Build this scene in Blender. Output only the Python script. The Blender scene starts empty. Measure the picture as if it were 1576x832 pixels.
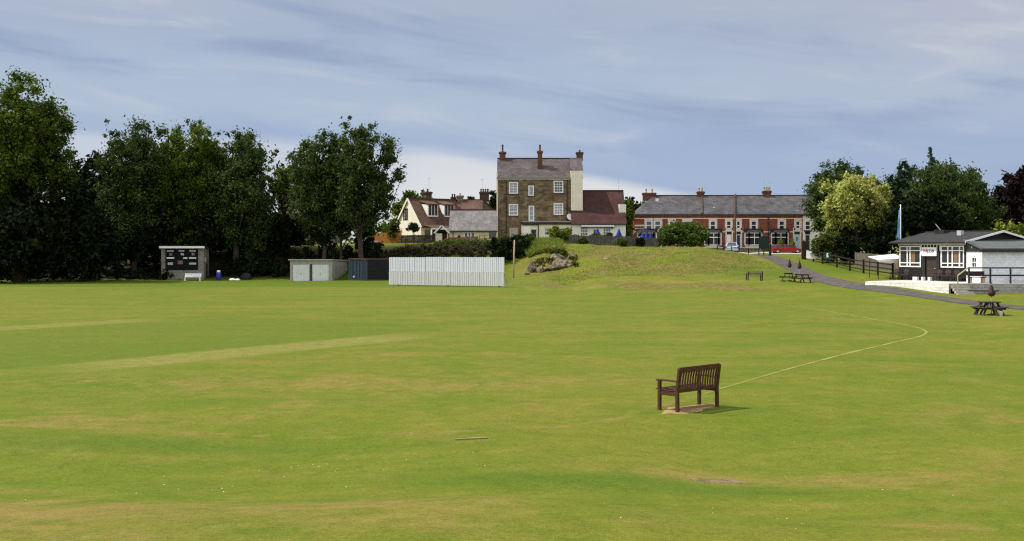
import bpy, math, random
import numpy as np
from mathutils import Vector, Matrix
from mathutils.bvhtree import BVHTree

C = bpy.context.scene.collection
R = math.radians
HC = 3.64            # camera height over the level field
FP = 1690.0          # focal length in photograph pixels


def at(px, py, Y):
    return Vector(((px - 788) / FP * Y, Y, HC - (py - 384) / FP * Y))


def X(px, Y):
    return (px - 788) / FP * Y


def Zp(py, Y):
    return HC - (py - 384) / FP * Y


# ------------------------------------------------------------------ scene objects
def tag(o, label=None, cat=None, group=None, kind=None):
    if label:
        o['label'] = label
    if cat:
        o['category'] = cat
    if group:
        o['group'] = group
    if kind:
        o['kind'] = kind
    return o


def thing(name, label, cat, loc=(0, 0, 0), rz=0.0, group=None):
    o = bpy.data.objects.new(name, None)
    C.objects.link(o)
    o.empty_display_size = 0.2
    o.location = loc
    o.rotation_euler = (0, 0, rz)
    return tag(o, label, cat, group)


def children(o):
    return [c for c in bpy.data.objects if c.parent == o]


def copy_tree(o, parent=None):
    c = o.copy()
    C.objects.link(c)
    c.parent = parent
    for ch in children(o):
        copy_tree(ch, c)
    return c


def link_mesh(name, me, mat, parent=None, smooth=False):
    o = bpy.data.objects.new(name, me)
    C.objects.link(o)
    if mat:
        me.materials.append(mat)
    if parent:
        o.parent = parent
    if smooth:
        me.polygons.foreach_set('use_smooth', [True] * len(me.polygons))
    return o


class MB:
    """collects faces and links them as one mesh"""

    def __init__(s, T=None):
        s.v, s.f, s.T = [], [], T

    def add(s, vs, fs):
        b = len(s.v)
        for p in vs:
            p = Vector(p)
            s.v.append(s.T @ p if s.T is not None else p)
        s.f += [tuple(b + i for i in f) for f in fs]
        return s

    def box(s, x0, x1, y0, y1, z0, z1):
        return s.add([(x0, y0, z0), (x1, y0, z0), (x1, y1, z0), (x0, y1, z0), (x0, y0, z1), (x1, y0, z1), (x1, y1, z1), (x0, y1, z1)],
                     [(3, 2, 1, 0), (4, 5, 6, 7), (0, 1, 5, 4), (1, 2, 6, 5), (2, 3, 7, 6), (3, 0, 4, 7)])

    def bar(s, a, b, w, h=None, up=(0, 0, 1)):
        """rectangular bar from a to b"""
        a, b = Vector(a), Vector(b)
        h = h or w
        d = (b - a).normalized()
        u = Vector(up)
        if abs(d.dot(u)) > 0.95:
            u = Vector((0, 1, 0))
        r = d.cross(u).normalized() * w / 2
        u = r.cross(d).normalized() * h / 2
        vs = [a - r - u, a + r - u, a + r + u, a - r + u, b - r - u, b + r - u, b + r + u, b - r + u]
        return s.add(vs, [(0, 1, 2, 3), (7, 6, 5, 4), (0, 4, 5, 1), (1, 5, 6, 2), (2, 6, 7, 3), (3, 7, 4, 0)])

    def tube(s, pts, rad, n=8, caps=True):
        pts = [Vector(p) for p in pts]
        if not isinstance(rad, (list, tuple)):
            rad = [rad] * len(pts)
        vs, fs = [], []
        prev = None
        for i, p in enumerate(pts):
            d = (pts[min(i + 1, len(pts) - 1)] - pts[max(i - 1, 0)]).normalized()
            ref = Vector((1, 0, 0)) if abs(d.x) < 0.8 else Vector((0, 1, 0))
            u = d.cross(ref).normalized()
            w = d.cross(u)
            for k in range(n):
                t = 2 * math.pi * k / n
                vs.append(p + (u * math.cos(t) + w * math.sin(t)) * rad[i])
        for i in range(len(pts) - 1):
            for k in range(n):
                fs.append((i * n + k, i * n + (k + 1) % n, (i + 1) * n + (k + 1) % n, (i + 1) * n + k))
        if caps:
            fs.append(tuple(range(n - 1, -1, -1)))
            fs.append(tuple(range((len(pts) - 1) * n, len(pts) * n)))
        return s.add(vs, fs)

    def lathe(s, prof, n=16, c=(0, 0, 0)):
        vs, fs = [], []
        for r, z in prof:
            for k in range(n):
                t = 2 * math.pi * k / n
                vs.append((c[0] + r * math.cos(t), c[1] + r * math.sin(t), c[2] + z))
        for i in range(len(prof) - 1):
            for k in range(n):
                fs.append((i * n + k, i * n + (k + 1) % n, (i + 1) * n + (k + 1) % n, (i + 1) * n + k))
        fs.append(tuple(range(n - 1, -1, -1)))
        fs.append(tuple(range((len(prof) - 1) * n, len(prof) * n)))
        return s.add(vs, fs)

    def prism(s, poly, a, b):
        """poly of 3D points, extruded by vector from offset a to offset b"""
        a, b = Vector(a), Vector(b)
        n = len(poly)
        vs = [Vector(p) + a for p in poly] + [Vector(p) + b for p in poly]
        fs = [tuple(range(n - 1, -1, -1)), tuple(range(n, 2 * n))]
        for k in range(n):
            fs.append((k, (k + 1) % n, n + (k + 1) % n, n + k))
        return s.add(vs, fs)

    def slab(s, quad, t):
        """thick sheet: quad of 4 points, thickness t along its normal (downwards)"""
        q = [Vector(p) for p in quad]
        n = (q[1] - q[0]).cross(q[2] - q[0]).normalized()
        if n.z < 0:
            n = -n
        return s.prism(q, (0, 0, 0), -n * t)

    def wall(s, x0, x1, z0, z1, holes=(), y=0.0, reveal=0.14):
        """wall face at y looking to -y, with openings (x0,x1,z0,z1) and their reveals"""
        xs = sorted({x0, x1, *[h[0] for h in holes], *[h[1] for h in holes]})
        zs = sorted({z0, z1, *[h[2] for h in holes], *[h[3] for h in holes]})
        for i in range(len(xs) - 1):
            for j in range(len(zs) - 1):
                cx, cz = (xs[i] + xs[i + 1]) / 2, (zs[j] + zs[j + 1]) / 2
                if any(h[0] < cx < h[1] and h[2] < cz < h[3] for h in holes):
                    continue
                s.add([(xs[i], y, zs[j]), (xs[i + 1], y, zs[j]), (xs[i + 1], y, zs[j + 1]), (xs[i], y, zs[j + 1])], [(0, 1, 2, 3)])
        for h in holes:
            a, b, c, d = h
            yr = y + reveal
            s.add([(a, y, c), (b, y, c), (b, y, d), (a, y, d), (a, yr, c), (b, yr, c), (b, yr, d), (a, yr, d)],
                  [(0, 4, 5, 1), (1, 5, 6, 2), (2, 6, 7, 3), (3, 7, 4, 0)])
        return s

    def shell(s, x0, x1, y0, y1, z0, z1, gable=None):
        """the other three walls; gable = height of the ridge over a ridge along x"""
        s.add([(x1, y1, z0), (x0, y1, z0), (x0, y1, z1), (x1, y1, z1)], [(0, 1, 2, 3)])
        for x in (x0, x1):
            if gable:
                s.add([(x, y0, z0), (x, y1, z0), (x, y1, z1), (x, (y0 + y1) / 2, gable), (x, y0, z1)], [(0, 1, 2, 3, 4)])
            else:
                s.add([(x, y0, z0), (x, y1, z0), (x, y1, z1), (x, y0, z1)], [(0, 1, 2, 3)])
        return s

    def build(s, name, mat, parent=None, smooth=False, bevel=0.0):
        me = bpy.data.meshes.new(name)
        me.from_pydata([tuple(p) for p in s.v], [], s.f)
        me.update()
        o = link_mesh(name, me, mat, parent, smooth)
        if bevel:
            m = o.modifiers.new('bevel', 'BEVEL')
            m.width = bevel
            m.segments = 2
            m.limit_method = 'ANGLE'
        return o


# ------------------------------------------------------------------ materials
class NT:
    def __init__(s, nt):
        s.nt = nt
        nt.nodes.clear()

    def n(s, t, ins=None, **props):
        nd = s.nt.nodes.new(t)
        for k, v in props.items():
            setattr(nd, k, v)
        for k, v in (ins or {}).items():
            sock = nd.inputs[k]
            if isinstance(v, bpy.types.NodeSocket):
                s.nt.links.new(v, sock)
            else:
                sock.default_value = v
        return nd

    def m(s, op, a, b=0.0, c=0.0, clamp=False):
        nd = s.n('ShaderNodeMath', {0: a, 1: b, 2: c}, operation=op, use_clamp=clamp)
        return nd.outputs[0]

    def mix(s, f, a, b, blend='MIX'):
        nd = s.nt.nodes.new('ShaderNodeMix')
        nd.data_type = 'RGBA'
        nd.blend_type = blend
        for k, v in ((0, f), (6, a), (7, b)):
            if isinstance(v, bpy.types.NodeSocket):
                s.nt.links.new(v, nd.inputs[k])
            else:
                nd.inputs[k].default_value = v if k == 0 else (*v[:3], 1)
        return nd.outputs[2]

    def ss(s, v, a, b):
        nd = s.n('ShaderNodeMapRange', {0: v, 1: a, 2: b, 3: 0.0, 4: 1.0}, interpolation_type='SMOOTHSTEP')
        return nd.outputs[0]

    def ramp(s, f, stops):
        nd = s.n('ShaderNodeValToRGB', {0: f})
        cr = nd.color_ramp
        while len(cr.elements) < len(stops):
            cr.elements.new(0.5)
        for e, (p, c) in zip(cr.elements, stops):
            e.position = p
            e.color = (*c[:3], 1)
        return nd.outputs[0]

    def noise(s, vec, scale, detail=3.0, rough=0.55, dist=0.0):
        nd = s.n('ShaderNodeTexNoise', {'Vector': vec, 'Scale': scale, 'Detail': detail, 'Roughness': rough, 'Distortion': dist})
        return nd.outputs[0]


def new_mat(name):
    m = bpy.data.materials.new(name)
    m.use_nodes = True
    return m, NT(m.node_tree)


def finish(N, col, rough=0.8, spec=0.25, bump=None, bdist=0.02, metal=0.0, bstr=0.6):
    ins = {'Base Color': col if isinstance(col, bpy.types.NodeSocket) else (*col[:3], 1), 'Roughness': rough, 'Specular IOR Level': spec, 'Metallic': metal}
    if bump is not None:
        ins['Normal'] = N.n('ShaderNodeBump', {'Height': bump, 'Strength': bstr, 'Distance': bdist}).outputs[0]
    p = N.n('ShaderNodeBsdfPrincipled', ins)
    N.n('ShaderNodeOutputMaterial', {'Surface': p.outputs[0]})


def noise_mat(name, cols, scale=3.0, rough=0.8, spec=0.25, bump=0.0, stretch=(1, 1, 1), metal=0.0, detail=5.0, lo=0.3, hi=0.7):
    m, N = new_mat(name)
    co = N.n('ShaderNodeTexCoord').outputs['Object']
    v = N.n('ShaderNodeMapping', {'Vector': co, 'Scale': stretch}).outputs[0]
    f = N.noise(v, scale, detail, 0.62)
    k = len(cols)
    col = N.ramp(f, [(lo + (hi - lo) * i / max(1, k - 1), c) for i, c in enumerate(cols)])
    finish(N, col, rough, spec, f if bump else None, bump or 0.01, metal)
    return m


def brick_mat(name, c1, c2, mortar, bw=0.45, bh=0.2, msize=0.015, rough=0.9, stain=0.35, bias=0.0, bump=0.015):
    m, N = new_mat(name)
    co = N.n('ShaderNodeTexCoord').outputs['Object']
    sx = N.n('ShaderNodeSeparateXYZ', {0: co})
    u = N.m('ADD', sx.outputs[0], sx.outputs[1])
    vec = N.n('ShaderNodeCombineXYZ', {0: u, 1: sx.outputs[2], 2: 0.0}).outputs[0]
    b = N.n('ShaderNodeTexBrick', {'Vector': vec, 'Color1': (*c1, 1), 'Color2': (*c2, 1), 'Mortar': (*mortar, 1), 'Scale': 1.0, 'Mortar Size': msize,
                                   'Bias': bias, 'Brick Width': bw, 'Row Height': bh})
    n1 = N.noise(co, 0.7, 5.0, 0.65)
    n2 = N.noise(co, 3.5, 3.0, 0.6)
    f = N.m('MULTIPLY_ADD', N.ss(n1, 0.35, 0.7), stain, 1 - stain * 0.6)
    f = N.m('MULTIPLY_ADD', N.m('SUBTRACT', n2, 0.5), 0.9, f)
    col = N.mix(1.0, b.outputs[0], N.n('ShaderNodeCombineXYZ', {0: f, 1: f, 2: f}).outputs[0], 'MULTIPLY')
    finish(N, col, rough, 0.2, b.outputs[1], -bump)
    return m


def leaf_mat(name, cols, trans=0.3):
    m, N = new_mat(name)
    g = N.n('ShaderNodeNewGeometry')
    oi = N.n('ShaderNodeTexCoord').outputs['Object']
    big = N.noise(oi, 0.35, 2.0)
    f = N.m('ADD', N.m('MULTIPLY', g.outputs['Random Per Island'], 0.6), N.m('MULTIPLY', N.ss(big, 0.3, 0.7), 0.4))
    k = len(cols)
    col = N.ramp(f, [(i / max(1, k - 1), c) for i, c in enumerate(cols)])
    p = N.n('ShaderNodeBsdfPrincipled', {'Base Color': col, 'Roughness': 0.75, 'Specular IOR Level': 0.05})
    t = N.n('ShaderNodeBsdfTranslucent', {'Color': col})
    mx = N.n('ShaderNodeMixShader', {0: trans, 1: p.outputs[0], 2: t.outputs[0]})
    N.n('ShaderNodeOutputMaterial', {'Surface': mx.outputs[0]})
    return m


mats = {}
mats['stone'] = brick_mat('pub stone', (0.265, 0.18, 0.092), (0.10, 0.078, 0.054), (0.15, 0.125, 0.09), 0.58, 0.27, 0.02, stain=0.6)
mats['far_stone'] = brick_mat('far stone', (0.22, 0.18, 0.13), (0.14, 0.12, 0.09), (0.12, 0.1, 0.08), 0.5, 0.24)
mats['red_brick'] = brick_mat('red brick', (0.30, 0.068, 0.038), (0.20, 0.048, 0.03), (0.17, 0.10, 0.07), 0.23, 0.08, 0.01, stain=0.3)
mats['chimney_brick'] = brick_mat('chimney brick', (0.18, 0.06, 0.036), (0.10, 0.04, 0.03), (0.12, 0.09, 0.07), 0.23, 0.08, 0.01)
mats['soot_brick'] = brick_mat('sooty brick', (0.12, 0.07, 0.05), (0.06, 0.045, 0.04), (0.06, 0.05, 0.045), 0.23, 0.08, 0.01)
mats['block'] = brick_mat('concrete block', (0.36, 0.34, 0.32), (0.30, 0.29, 0.28), (0.22, 0.21, 0.2), 0.46, 0.23, 0.015, stain=0.25)
mats['white_block'] = brick_mat('painted block', (0.78, 0.76, 0.71), (0.72, 0.70, 0.65), (0.58, 0.56, 0.52), 0.9, 0.23, 0.015, stain=0.15)
mats['hut_block'] = brick_mat('hut block', (0.24, 0.215, 0.185), (0.20, 0.18, 0.155), (0.16, 0.145, 0.125), 0.46, 0.23, 0.015, stain=0.3)
mats['slate'] = brick_mat('slate', (0.095, 0.092, 0.095), (0.058, 0.057, 0.062), (0.04, 0.04, 0.045), 0.35, 0.2, 0.01, 0.75, 0.45)
mats['purple_slate'] = brick_mat('purple slate', (0.105, 0.085, 0.084), (0.066, 0.055, 0.056), (0.05, 0.04, 0.045), 0.35, 0.2, 0.01, 0.75, 0.45)
mats['grey_slate'] = brick_mat('grey slate', (0.20, 0.185, 0.18), (0.15, 0.14, 0.138), (0.09, 0.085, 0.08), 0.35, 0.2, 0.01, 0.75, 0.35)
mats['red_tile'] = brick_mat('dark red tile', (0.080, 0.030, 0.026), (0.046, 0.022, 0.020), (0.03, 0.015, 0.015), 0.26, 0.16, 0.01, 0.85, 0.4)
mats['brown_tile'] = brick_mat('brown tile', (0.125, 0.07, 0.046), (0.085, 0.05, 0.037), (0.06, 0.035, 0.025), 0.26, 0.16, 0.01, 0.85, 0.45)
mats['felt'] = noise_mat('roof felt', [(0.018, 0.018, 0.019), (0.032, 0.032, 0.034)], 2.0, 0.85, 0.2, 0.01)
mats['green_felt'] = noise_mat('mineral felt', [(0.06, 0.07, 0.067), (0.10, 0.112, 0.108)], 1.5, 0.9, 0.15, 0.01, (1, 3, 1))
mats['cream'] = noise_mat('cream render', [(0.66, 0.60, 0.48), (0.76, 0.70, 0.58)], 1.2, 0.9, 0.15, 0.004)
mats['yellow_cream'] = noise_mat('yellow cream render', [(0.60, 0.54, 0.36), (0.70, 0.64, 0.45)], 1.2, 0.9, 0.15, 0.004)
mats['white_render'] = noise_mat('white render', [(0.66, 0.64, 0.58), (0.78, 0.76, 0.70)], 1.2, 0.9, 0.15, 0.004)
mats['band'] = noise_mat('pale stone band', [(0.55, 0.50, 0.42), (0.68, 0.63, 0.55)], 4, 0.9, 0.15)
mats['white'] = noise_mat('white paint', [(0.74, 0.74, 0.73), (0.80, 0.80, 0.79)], 3, 0.5, 0.35)
mats['boards'] = brick_mat('white boards', (0.66, 0.69, 0.76), (0.66, 0.69, 0.76), (0.46, 0.48, 0.54), 60.0, 0.2, 0.01, 0.6, 0.05, bump=0.0)
mats['screen'] = noise_mat('weathered white screen paint', [(0.53, 0.55, 0.61), (0.62, 0.64, 0.70)], 1.4, 0.6, 0.25, 0, (6, 6, .35))
mats['screen_low'] = noise_mat('dirtier white screen paint', [(0.46, 0.455, 0.46), (0.59, 0.585, 0.59)], 1.6, 0.6, 0.25, 0, (7, 7, .5))
mats['glass'] = noise_mat('window glass', [(0.012, 0.014, 0.018), (0.05, 0.055, 0.06)], 1.3, 0.06, 0.6)
mats['net_sky'] = noise_mat('curtain and sky toned window glass', [(0.14, 0.16, 0.19), (0.32, 0.35, 0.38)], 1.8, 0.1, 0.6)  # pale curtains and whitish blue sky reflection put into the pane colour
mats['black'] = noise_mat('black paint', [(0.012, 0.012, 0.013), (0.022, 0.022, 0.024)], 4, 0.5, 0.4)
mats['board_black'] = noise_mat('scoreboard black', [(0.006, 0.006, 0.007), (0.01, 0.01, 0.011)], 4, 0.8, 0.1)
mats['dark_wood'] = noise_mat('dark stained wood', [(0.03, 0.022, 0.018), (0.055, 0.04, 0.032)], 3, 0.75, 0.2, 0.006, (1, 1, 6))
mats['black_timber'] = noise_mat('black stained boards', [(0.012, 0.010, 0.009), (0.028, 0.022, 0.019)], 3, 0.8, 0.15, 0.006, (1, 1, 6))
mats['bench_wood'] = noise_mat('red brown bench wood', [(0.028, 0.013, 0.007), (0.058, 0.025, 0.012), (0.13, 0.055, 0.026)], 9, 0.6, 0.2, 0.002, (1, 6, 6))
mats['fence_wood'] = noise_mat('weathered fence wood', [(0.10, 0.085, 0.062), (0.17, 0.145, 0.11)], 3, 0.9, 0.1, 0.008, (5, 5, 1))
mats['tan_fence'] = noise_mat('tan fence wood', [(0.22, 0.145, 0.07), (0.34, 0.22, 0.11)], 2.5, 0.9, 0.1, 0.008, (6, 6, 1))
mats['orange_fence'] = noise_mat('orange brown fence wood', [(0.28, 0.12, 0.03), (0.38, 0.18, 0.05)], 2.5, 0.9, 0.1, 0.008, (6, 6, 1))
mats['red_fence'] = noise_mat('red fence stain', [(0.16, 0.035, 0.025), (0.26, 0.06, 0.035)], 2.5, 0.85, 0.1, 0.008, (6, 6, 1))
mats['low_fence'] = noise_mat('grey low fence', [(0.055, 0.058, 0.05), (0.12, 0.105, 0.085)], 1.4, 0.9, 0.1, 0.008, (3, 3, 1))
mats['bark'] = noise_mat('bark', [(0.035, 0.028, 0.02), (0.085, 0.07, 0.05)], 4, 0.95, 0.1, 0.03, (4, 4, 0.6))
mats['pole_wood'] = noise_mat('pole wood', [(0.075, 0.042, 0.03), (0.12, 0.07, 0.05)], 3, 0.9, 0.1, 0.005, (4, 4, 0.4))
mats['pale_post'] = noise_mat('pale post wood', [(0.30, 0.24, 0.17), (0.46, 0.38, 0.28)], 3, 0.9, 0.1, 0.005, (4, 4, 0.4))
mats['concrete'] = noise_mat('concrete', [(0.26, 0.245, 0.21), (0.38, 0.36, 0.32)], 1.5, 0.9, 0.15, 0.006)
mats['garage_door'] = noise_mat('grey white steel door', [(0.56, 0.57, 0.58), (0.68, 0.69, 0.69)], 1.6, 0.55, 0.3)
mats['navy'] = noise_mat('navy container steel', [(0.016, 0.028, 0.048), (0.03, 0.048, 0.075)], 2, 0.55, 0.3)
mats['navy_dark'] = noise_mat('darker container steel', [(0.006, 0.007, 0.009), (0.012, 0.013, 0.016)], 2, 0.6, 0.2)  # side panel and body, darker than the navy door end
mats['rust'] = noise_mat('rust rim', [(0.09, 0.035, 0.028), (0.16, 0.065, 0.05)], 3, 0.8, 0.2)
mats['blue_plastic'] = noise_mat('blue plastic', [(0.02, 0.025, 0.22), (0.03, 0.035, 0.3)], 3, 0.45, 0.4)
mats['blue_cloth'] = noise_mat('blue parasol cloth', [(0.012, 0.025, 0.19), (0.022, 0.045, 0.30)], 3, 0.8, 0.15, 0.01)
mats['maroon'] = noise_mat('maroon parasol cloth', [(0.03, 0.014, 0.018), (0.085, 0.04, 0.045)], 6, 0.8, 0.15, 0.01)
mats['flag'] = noise_mat('blue flag cloth', [(0.10, 0.26, 0.52), (0.16, 0.36, 0.62), (0.5, 0.58, 0.66)], 2.0, 0.8, 0.1)
mats['canvas'] = noise_mat('white canvas', [(0.74, 0.73, 0.70), (0.80, 0.79, 0.77)], 2, 0.85, 0.1)
mats['steel'] = noise_mat('grey steel', [(0.35, 0.36, 0.37), (0.45, 0.46, 0.47)], 5, 0.4, 0.5)
mats['rock'] = noise_mat('rock', [(0.04, 0.031, 0.02), (0.13, 0.104, 0.07), (0.30, 0.26, 0.19)], 2.6, 0.95, 0.1, 0.12, detail=8)
mats['red_door'] = noise_mat('dark red door', [(0.05, 0.015, 0.015), (0.07, 0.02, 0.02)], 3, 0.5, 0.3)
mats['blue_door'] = noise_mat('navy door', [(0.015, 0.02, 0.075), (0.02, 0.03, 0.10)], 3, 0.5, 0.3)
mats['pale_blue_door'] = noise_mat('pale blue door', [(0.36, 0.50, 0.66), (0.42, 0.56, 0.72)], 3, 0.5, 0.3)
mats['pink_frame'] = noise_mat('pink stained frame', [(0.42, 0.30, 0.24), (0.5, 0.37, 0.3)], 3, 0.6, 0.3)
mats['green_board'] = noise_mat('dark green board', [(0.006, 0.022, 0.02), (0.012, 0.036, 0.03)], 3, 0.5, 0.3)
mats['sign_green'] = noise_mat('green sign', [(0.01, 0.06, 0.03), (0.012, 0.075, 0.04)], 3, 0.5, 0.3)
mats['terracotta'] = noise_mat('terracotta', [(0.26, 0.11, 0.06), (0.36, 0.16, 0.09)], 5, 0.85, 0.15)
mats['buff_pot'] = noise_mat('buff pot', [(0.38, 0.28, 0.19), (0.48, 0.36, 0.25)], 5, 0.85, 0.15)
mats['tarp'] = noise_mat('dark tarpaulin', [(0.008, 0.009, 0.012), (0.02, 0.021, 0.026)], 3, 0.6, 0.2, 0.05)
mats['plank'] = noise_mat('bleached plank', [(0.12, 0.09, 0.045), (0.27, 0.21, 0.10)], 9, 0.9, 0.1, 0.004, (1, 6, 6))
mats['tyre'] = noise_mat('tyre', [(0.012, 0.012, 0.012), (0.02, 0.02, 0.02)], 8, 0.8, 0.2)
mats['rim'] = noise_mat('wheel rim', [(0.4, 0.4, 0.42), (0.5, 0.5, 0.52)], 8, 0.3, 0.5, metal=0.6)
mats['car_silver'] = noise_mat('silver blue car paint', [(0.40, 0.46, 0.60), (0.46, 0.52, 0.66)], 2, 0.25, 0.5, metal=0.35)
mats['car_red'] = noise_mat('red car paint', [(0.22, 0.010, 0.012), (0.28, 0.014, 0.015)], 2, 0.25, 0.5)
mats['tail'] = noise_mat('tail lamp red', [(0.32, 0.01, 0.01), (0.4, 0.015, 0.012)], 8, 0.2, 0.5)
mats['orange'] = noise_mat('faded orange', [(0.16, 0.10, 0.05), (0.22, 0.14, 0.07)], 8, 0.8, 0.2)
mats['red_seat'] = noise_mat('brown red seat', [(0.028, 0.019, 0.017), (0.052, 0.034, 0.03)], 5, 0.7, 0.2)
mats['text_red'] = noise_mat('red letters', [(0.5, 0.03, 0.03), (0.55, 0.04, 0.035)], 5, 0.6, 0.2)
mats['text_dark'] = noise_mat('dark letters', [(0.03, 0.03, 0.05), (0.05, 0.05, 0.075)], 5, 0.6, 0.2)
mats['text_grey'] = noise_mat('grey marks', [(0.35, 0.35, 0.38), (0.45, 0.43, 0.46)], 5, 0.6, 0.2)
mats['earth'] = noise_mat('bare earth', [(0.16, 0.10, 0.045), (0.27, 0.175, 0.085), (0.36, 0.25, 0.13)], 2.4, 0.95, 0.08, 0.02, detail=8)
mats['stony'] = noise_mat('stony turf', [(0.075, 0.09, 0.014), (0.10, 0.075, 0.035), (0.20, 0.15, 0.085), (0.11, 0.11, 0.025)], 6.0, 0.95, 0.08, 0.02, detail=8, lo=.25, hi=.75)
mats['tarmac'] = noise_mat('tarmac', [(0.052, 0.047, 0.043), (0.078, 0.070, 0.065), (0.11, 0.10, 0.092)], 1.1, 0.95, 0.03, 0.01, detail=8)
mats['street'] = noise_mat('pale street', [(0.40, 0.36, 0.34), (0.52, 0.47, 0.45)], 0.8, 0.9, 0.15, 0.005)
mats['paving'] = noise_mat('terrace paving', [(0.42, 0.39, 0.34), (0.52, 0.49, 0.44)], 1.5, 0.9, 0.15, 0.005)
mats['stones'] = noise_mat('pale stones', [(0.13, 0.10, 0.065), (0.30, 0.25, 0.17)], 8, 0.95, 0.1, 0.01)
mats['daisy'] = noise_mat('daisy white', [(0.7, 0.7, 0.62), (0.8, 0.8, 0.75)], 8, 0.9, 0.1)
# foliage
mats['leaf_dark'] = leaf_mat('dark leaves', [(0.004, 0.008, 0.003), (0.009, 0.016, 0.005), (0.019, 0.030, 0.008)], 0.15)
mats['leaf_mid'] = leaf_mat('mid green leaves', [(0.018, 0.034, 0.006), (0.060, 0.096, 0.012), (0.155, 0.195, 0.026)], 0.45)
mats['leaf_fresh'] = leaf_mat('fresh green leaves', [(0.035, 0.065, 0.010), (0.07, 0.115, 0.020), (0.11, 0.15, 0.03)])
mats['leaf_willow'] = leaf_mat('grey green leaves', [(0.020, 0.036, 0.010), (0.046, 0.074, 0.020), (0.095, 0.125, 0.032)])
mats['leaf_cone'] = leaf_mat('conifer needles', [(0.010, 0.024, 0.014), (0.02, 0.042, 0.022), (0.032, 0.06, 0.03)], 0.1)
mats['leaf_spruce'] = leaf_mat('blue green needles', [(0.03, 0.055, 0.04), (0.05, 0.085, 0.06)], 0.1)
mats['leaf_copper'] = leaf_mat('copper leaves', [(0.007, 0.005, 0.006), (0.014, 0.008, 0.009), (0.026, 0.013, 0.013)], 0.15)
mats['leaf_yellow'] = leaf_mat('yellow variegated leaves', [(0.07, 0.11, 0.02), (0.28, 0.31, 0.06), (0.46, 0.46, 0.14), (0.54, 0.53, 0.20)])
mats['leaf_lime'] = leaf_mat('lime leaves', [(0.10, 0.14, 0.015), (0.18, 0.21, 0.03), (0.24, 0.25, 0.05)])
mats['leaf_olive'] = leaf_mat('olive leaves', [(0.03, 0.045, 0.01), (0.07, 0.085, 0.018), (0.14, 0.12, 0.03)])
mats['leaf_brown'] = leaf_mat('brown green leaves', [(0.025, 0.022, 0.012), (0.05, 0.05, 0.02), (0.085, 0.075, 0.032)])
mats['grass_blade'] = leaf_mat('grass blades', [(0.10, 0.135, 0.010), (0.145, 0.16, 0.018), (0.18, 0.165, 0.03)], 0.3)
mats['long_grass'] = leaf_mat('long grass', [(0.10, 0.155, 0.02), (0.18, 0.23, 0.035), (0.26, 0.26, 0.075)], 0.3)
# ------------------------------------------------------------------ terrain
COLS = {
    -160: [(0, 0), (118, 0), (126, .6), (140, 2), (160, 3.5), (200, 4.5)],
    -60: [(0, 0), (128, 0), (133, .25), (139, 1.6), (150, 3.4), (200, 4.6)],
    -26: [(0, 0), (131, 0), (134, .35), (138, 3.0), (141, 4.0), (150, 4.4), (200, 5)],
    -9: [(0, 0), (122, 0), (128, .35), (132, 2.9), (135, 4.0), (146, 4.7), (200, 5)],
    -1: [(0, 0), (114, 0), (120, .5), (128, .8), (131, 2.6), (135, 4.3), (146, 4.85), (200, 5)],
    4: [(0, 0), (104, 0), (109, .35), (116, .6), (122, .95), (126, 2.1), (130, 3.4), (134, 4.35), (142, 4.8), (150, 4.9), (200, 5)],
    10: [(0, 0), (97, 0), (101, .85), (108, .95), (116, 1.3), (124, 2.6), (132, 3.9), (136, 4.02), (140, 4.5), (146, 4.85), (154, 4.8), (160, 4.2), (200, 4.6)],
    20: [(0, 0), (92, 0), (97.5, .9), (106, .98), (114, 1.5), (122, 3.05), (130, 3.9), (140, 3.9), (155, 3.72), (200, 4)],
    26: [(0, 0), (74, 0), (85, .2), (98, .80), (107, 1.1), (116, 1.95), (125, 2.95), (131, 3.4), (138, 3.45), (150, 3.5), (160, 3.7), (200, 4)],
    30: [(0, 0), (62, .02), (73, .08), (80, .3), (86, .62), (92, .86), (100, 1.1), (108, 1.4), (118, 2.3), (128, 2.9), (140, 3.05), (153, 3.08), (160, 3.5), (200, 4)],
    34: [(0, 0), (55, .05), (66, .1), (80, .15), (85.5, .22), (92, .8), (100, 1.2), (108, 1.45), (118, 2.2), (130, 2.8), (140, 3.0), (153, 3.05), (160, 3.5), (200, 4)],
    41: [(0, 0), (55, .1), (70, .2), (85, .25), (93, .8), (103, 1.3), (112, 1.7), (130, 2.6), (140, 2.95), (153, 3.05), (160, 3.5), (200, 4)],
    60: [(0, 0), (45, .1), (75, .8), (100, 1.5), (130, 2.8), (160, 3.8), (200, 4.5)],
    120: [(0, .3), (60, 2), (100, 3), (160, 5), (200, 6)],
}
_yf = np.arange(-30, 330, 0.5)
_xk = np.array(sorted(COLS))
_prof = []
for _x in _xk:
    pr = np.interp(_yf, [p[0] for p in COLS[_x]], [p[1] for p in COLS[_x]])
    for _k in range(3):
        pp = np.pad(pr, 2, mode='edge')
        pr = (pp[:-4] + pp[1:-3] + pp[2:-2] + pp[3:-1] + pp[4:]) / 5
    _prof.append(pr)
_prof = np.array(_prof)
_rng = np.random.default_rng(5)


def vnoise(x, y, s, seed):
    """smooth value noise on arrays"""
    g = np.random.default_rng(seed).random((97, 97))
    u, v = x / s + 500.0, y / s + 500.0
    i, j = np.floor(u).astype(int), np.floor(v).astype(int)
    a, b = u - i, v - j
    a, b = a * a * (3 - 2 * a), b * b * (3 - 2 * b)
    q = lambda p, r: g[p % 97, r % 97]
    return (q(i, j) * (1 - a) + q(i + 1, j) * a) * (1 - b) + (q(i, j + 1) * (1 - a) + q(i + 1, j + 1) * a) * b - 0.5


def sstep(v, a, b):
    t = np.clip((v - a) / (b - a), 0, 1)
    return t * t * (3 - 2 * t)


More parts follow.
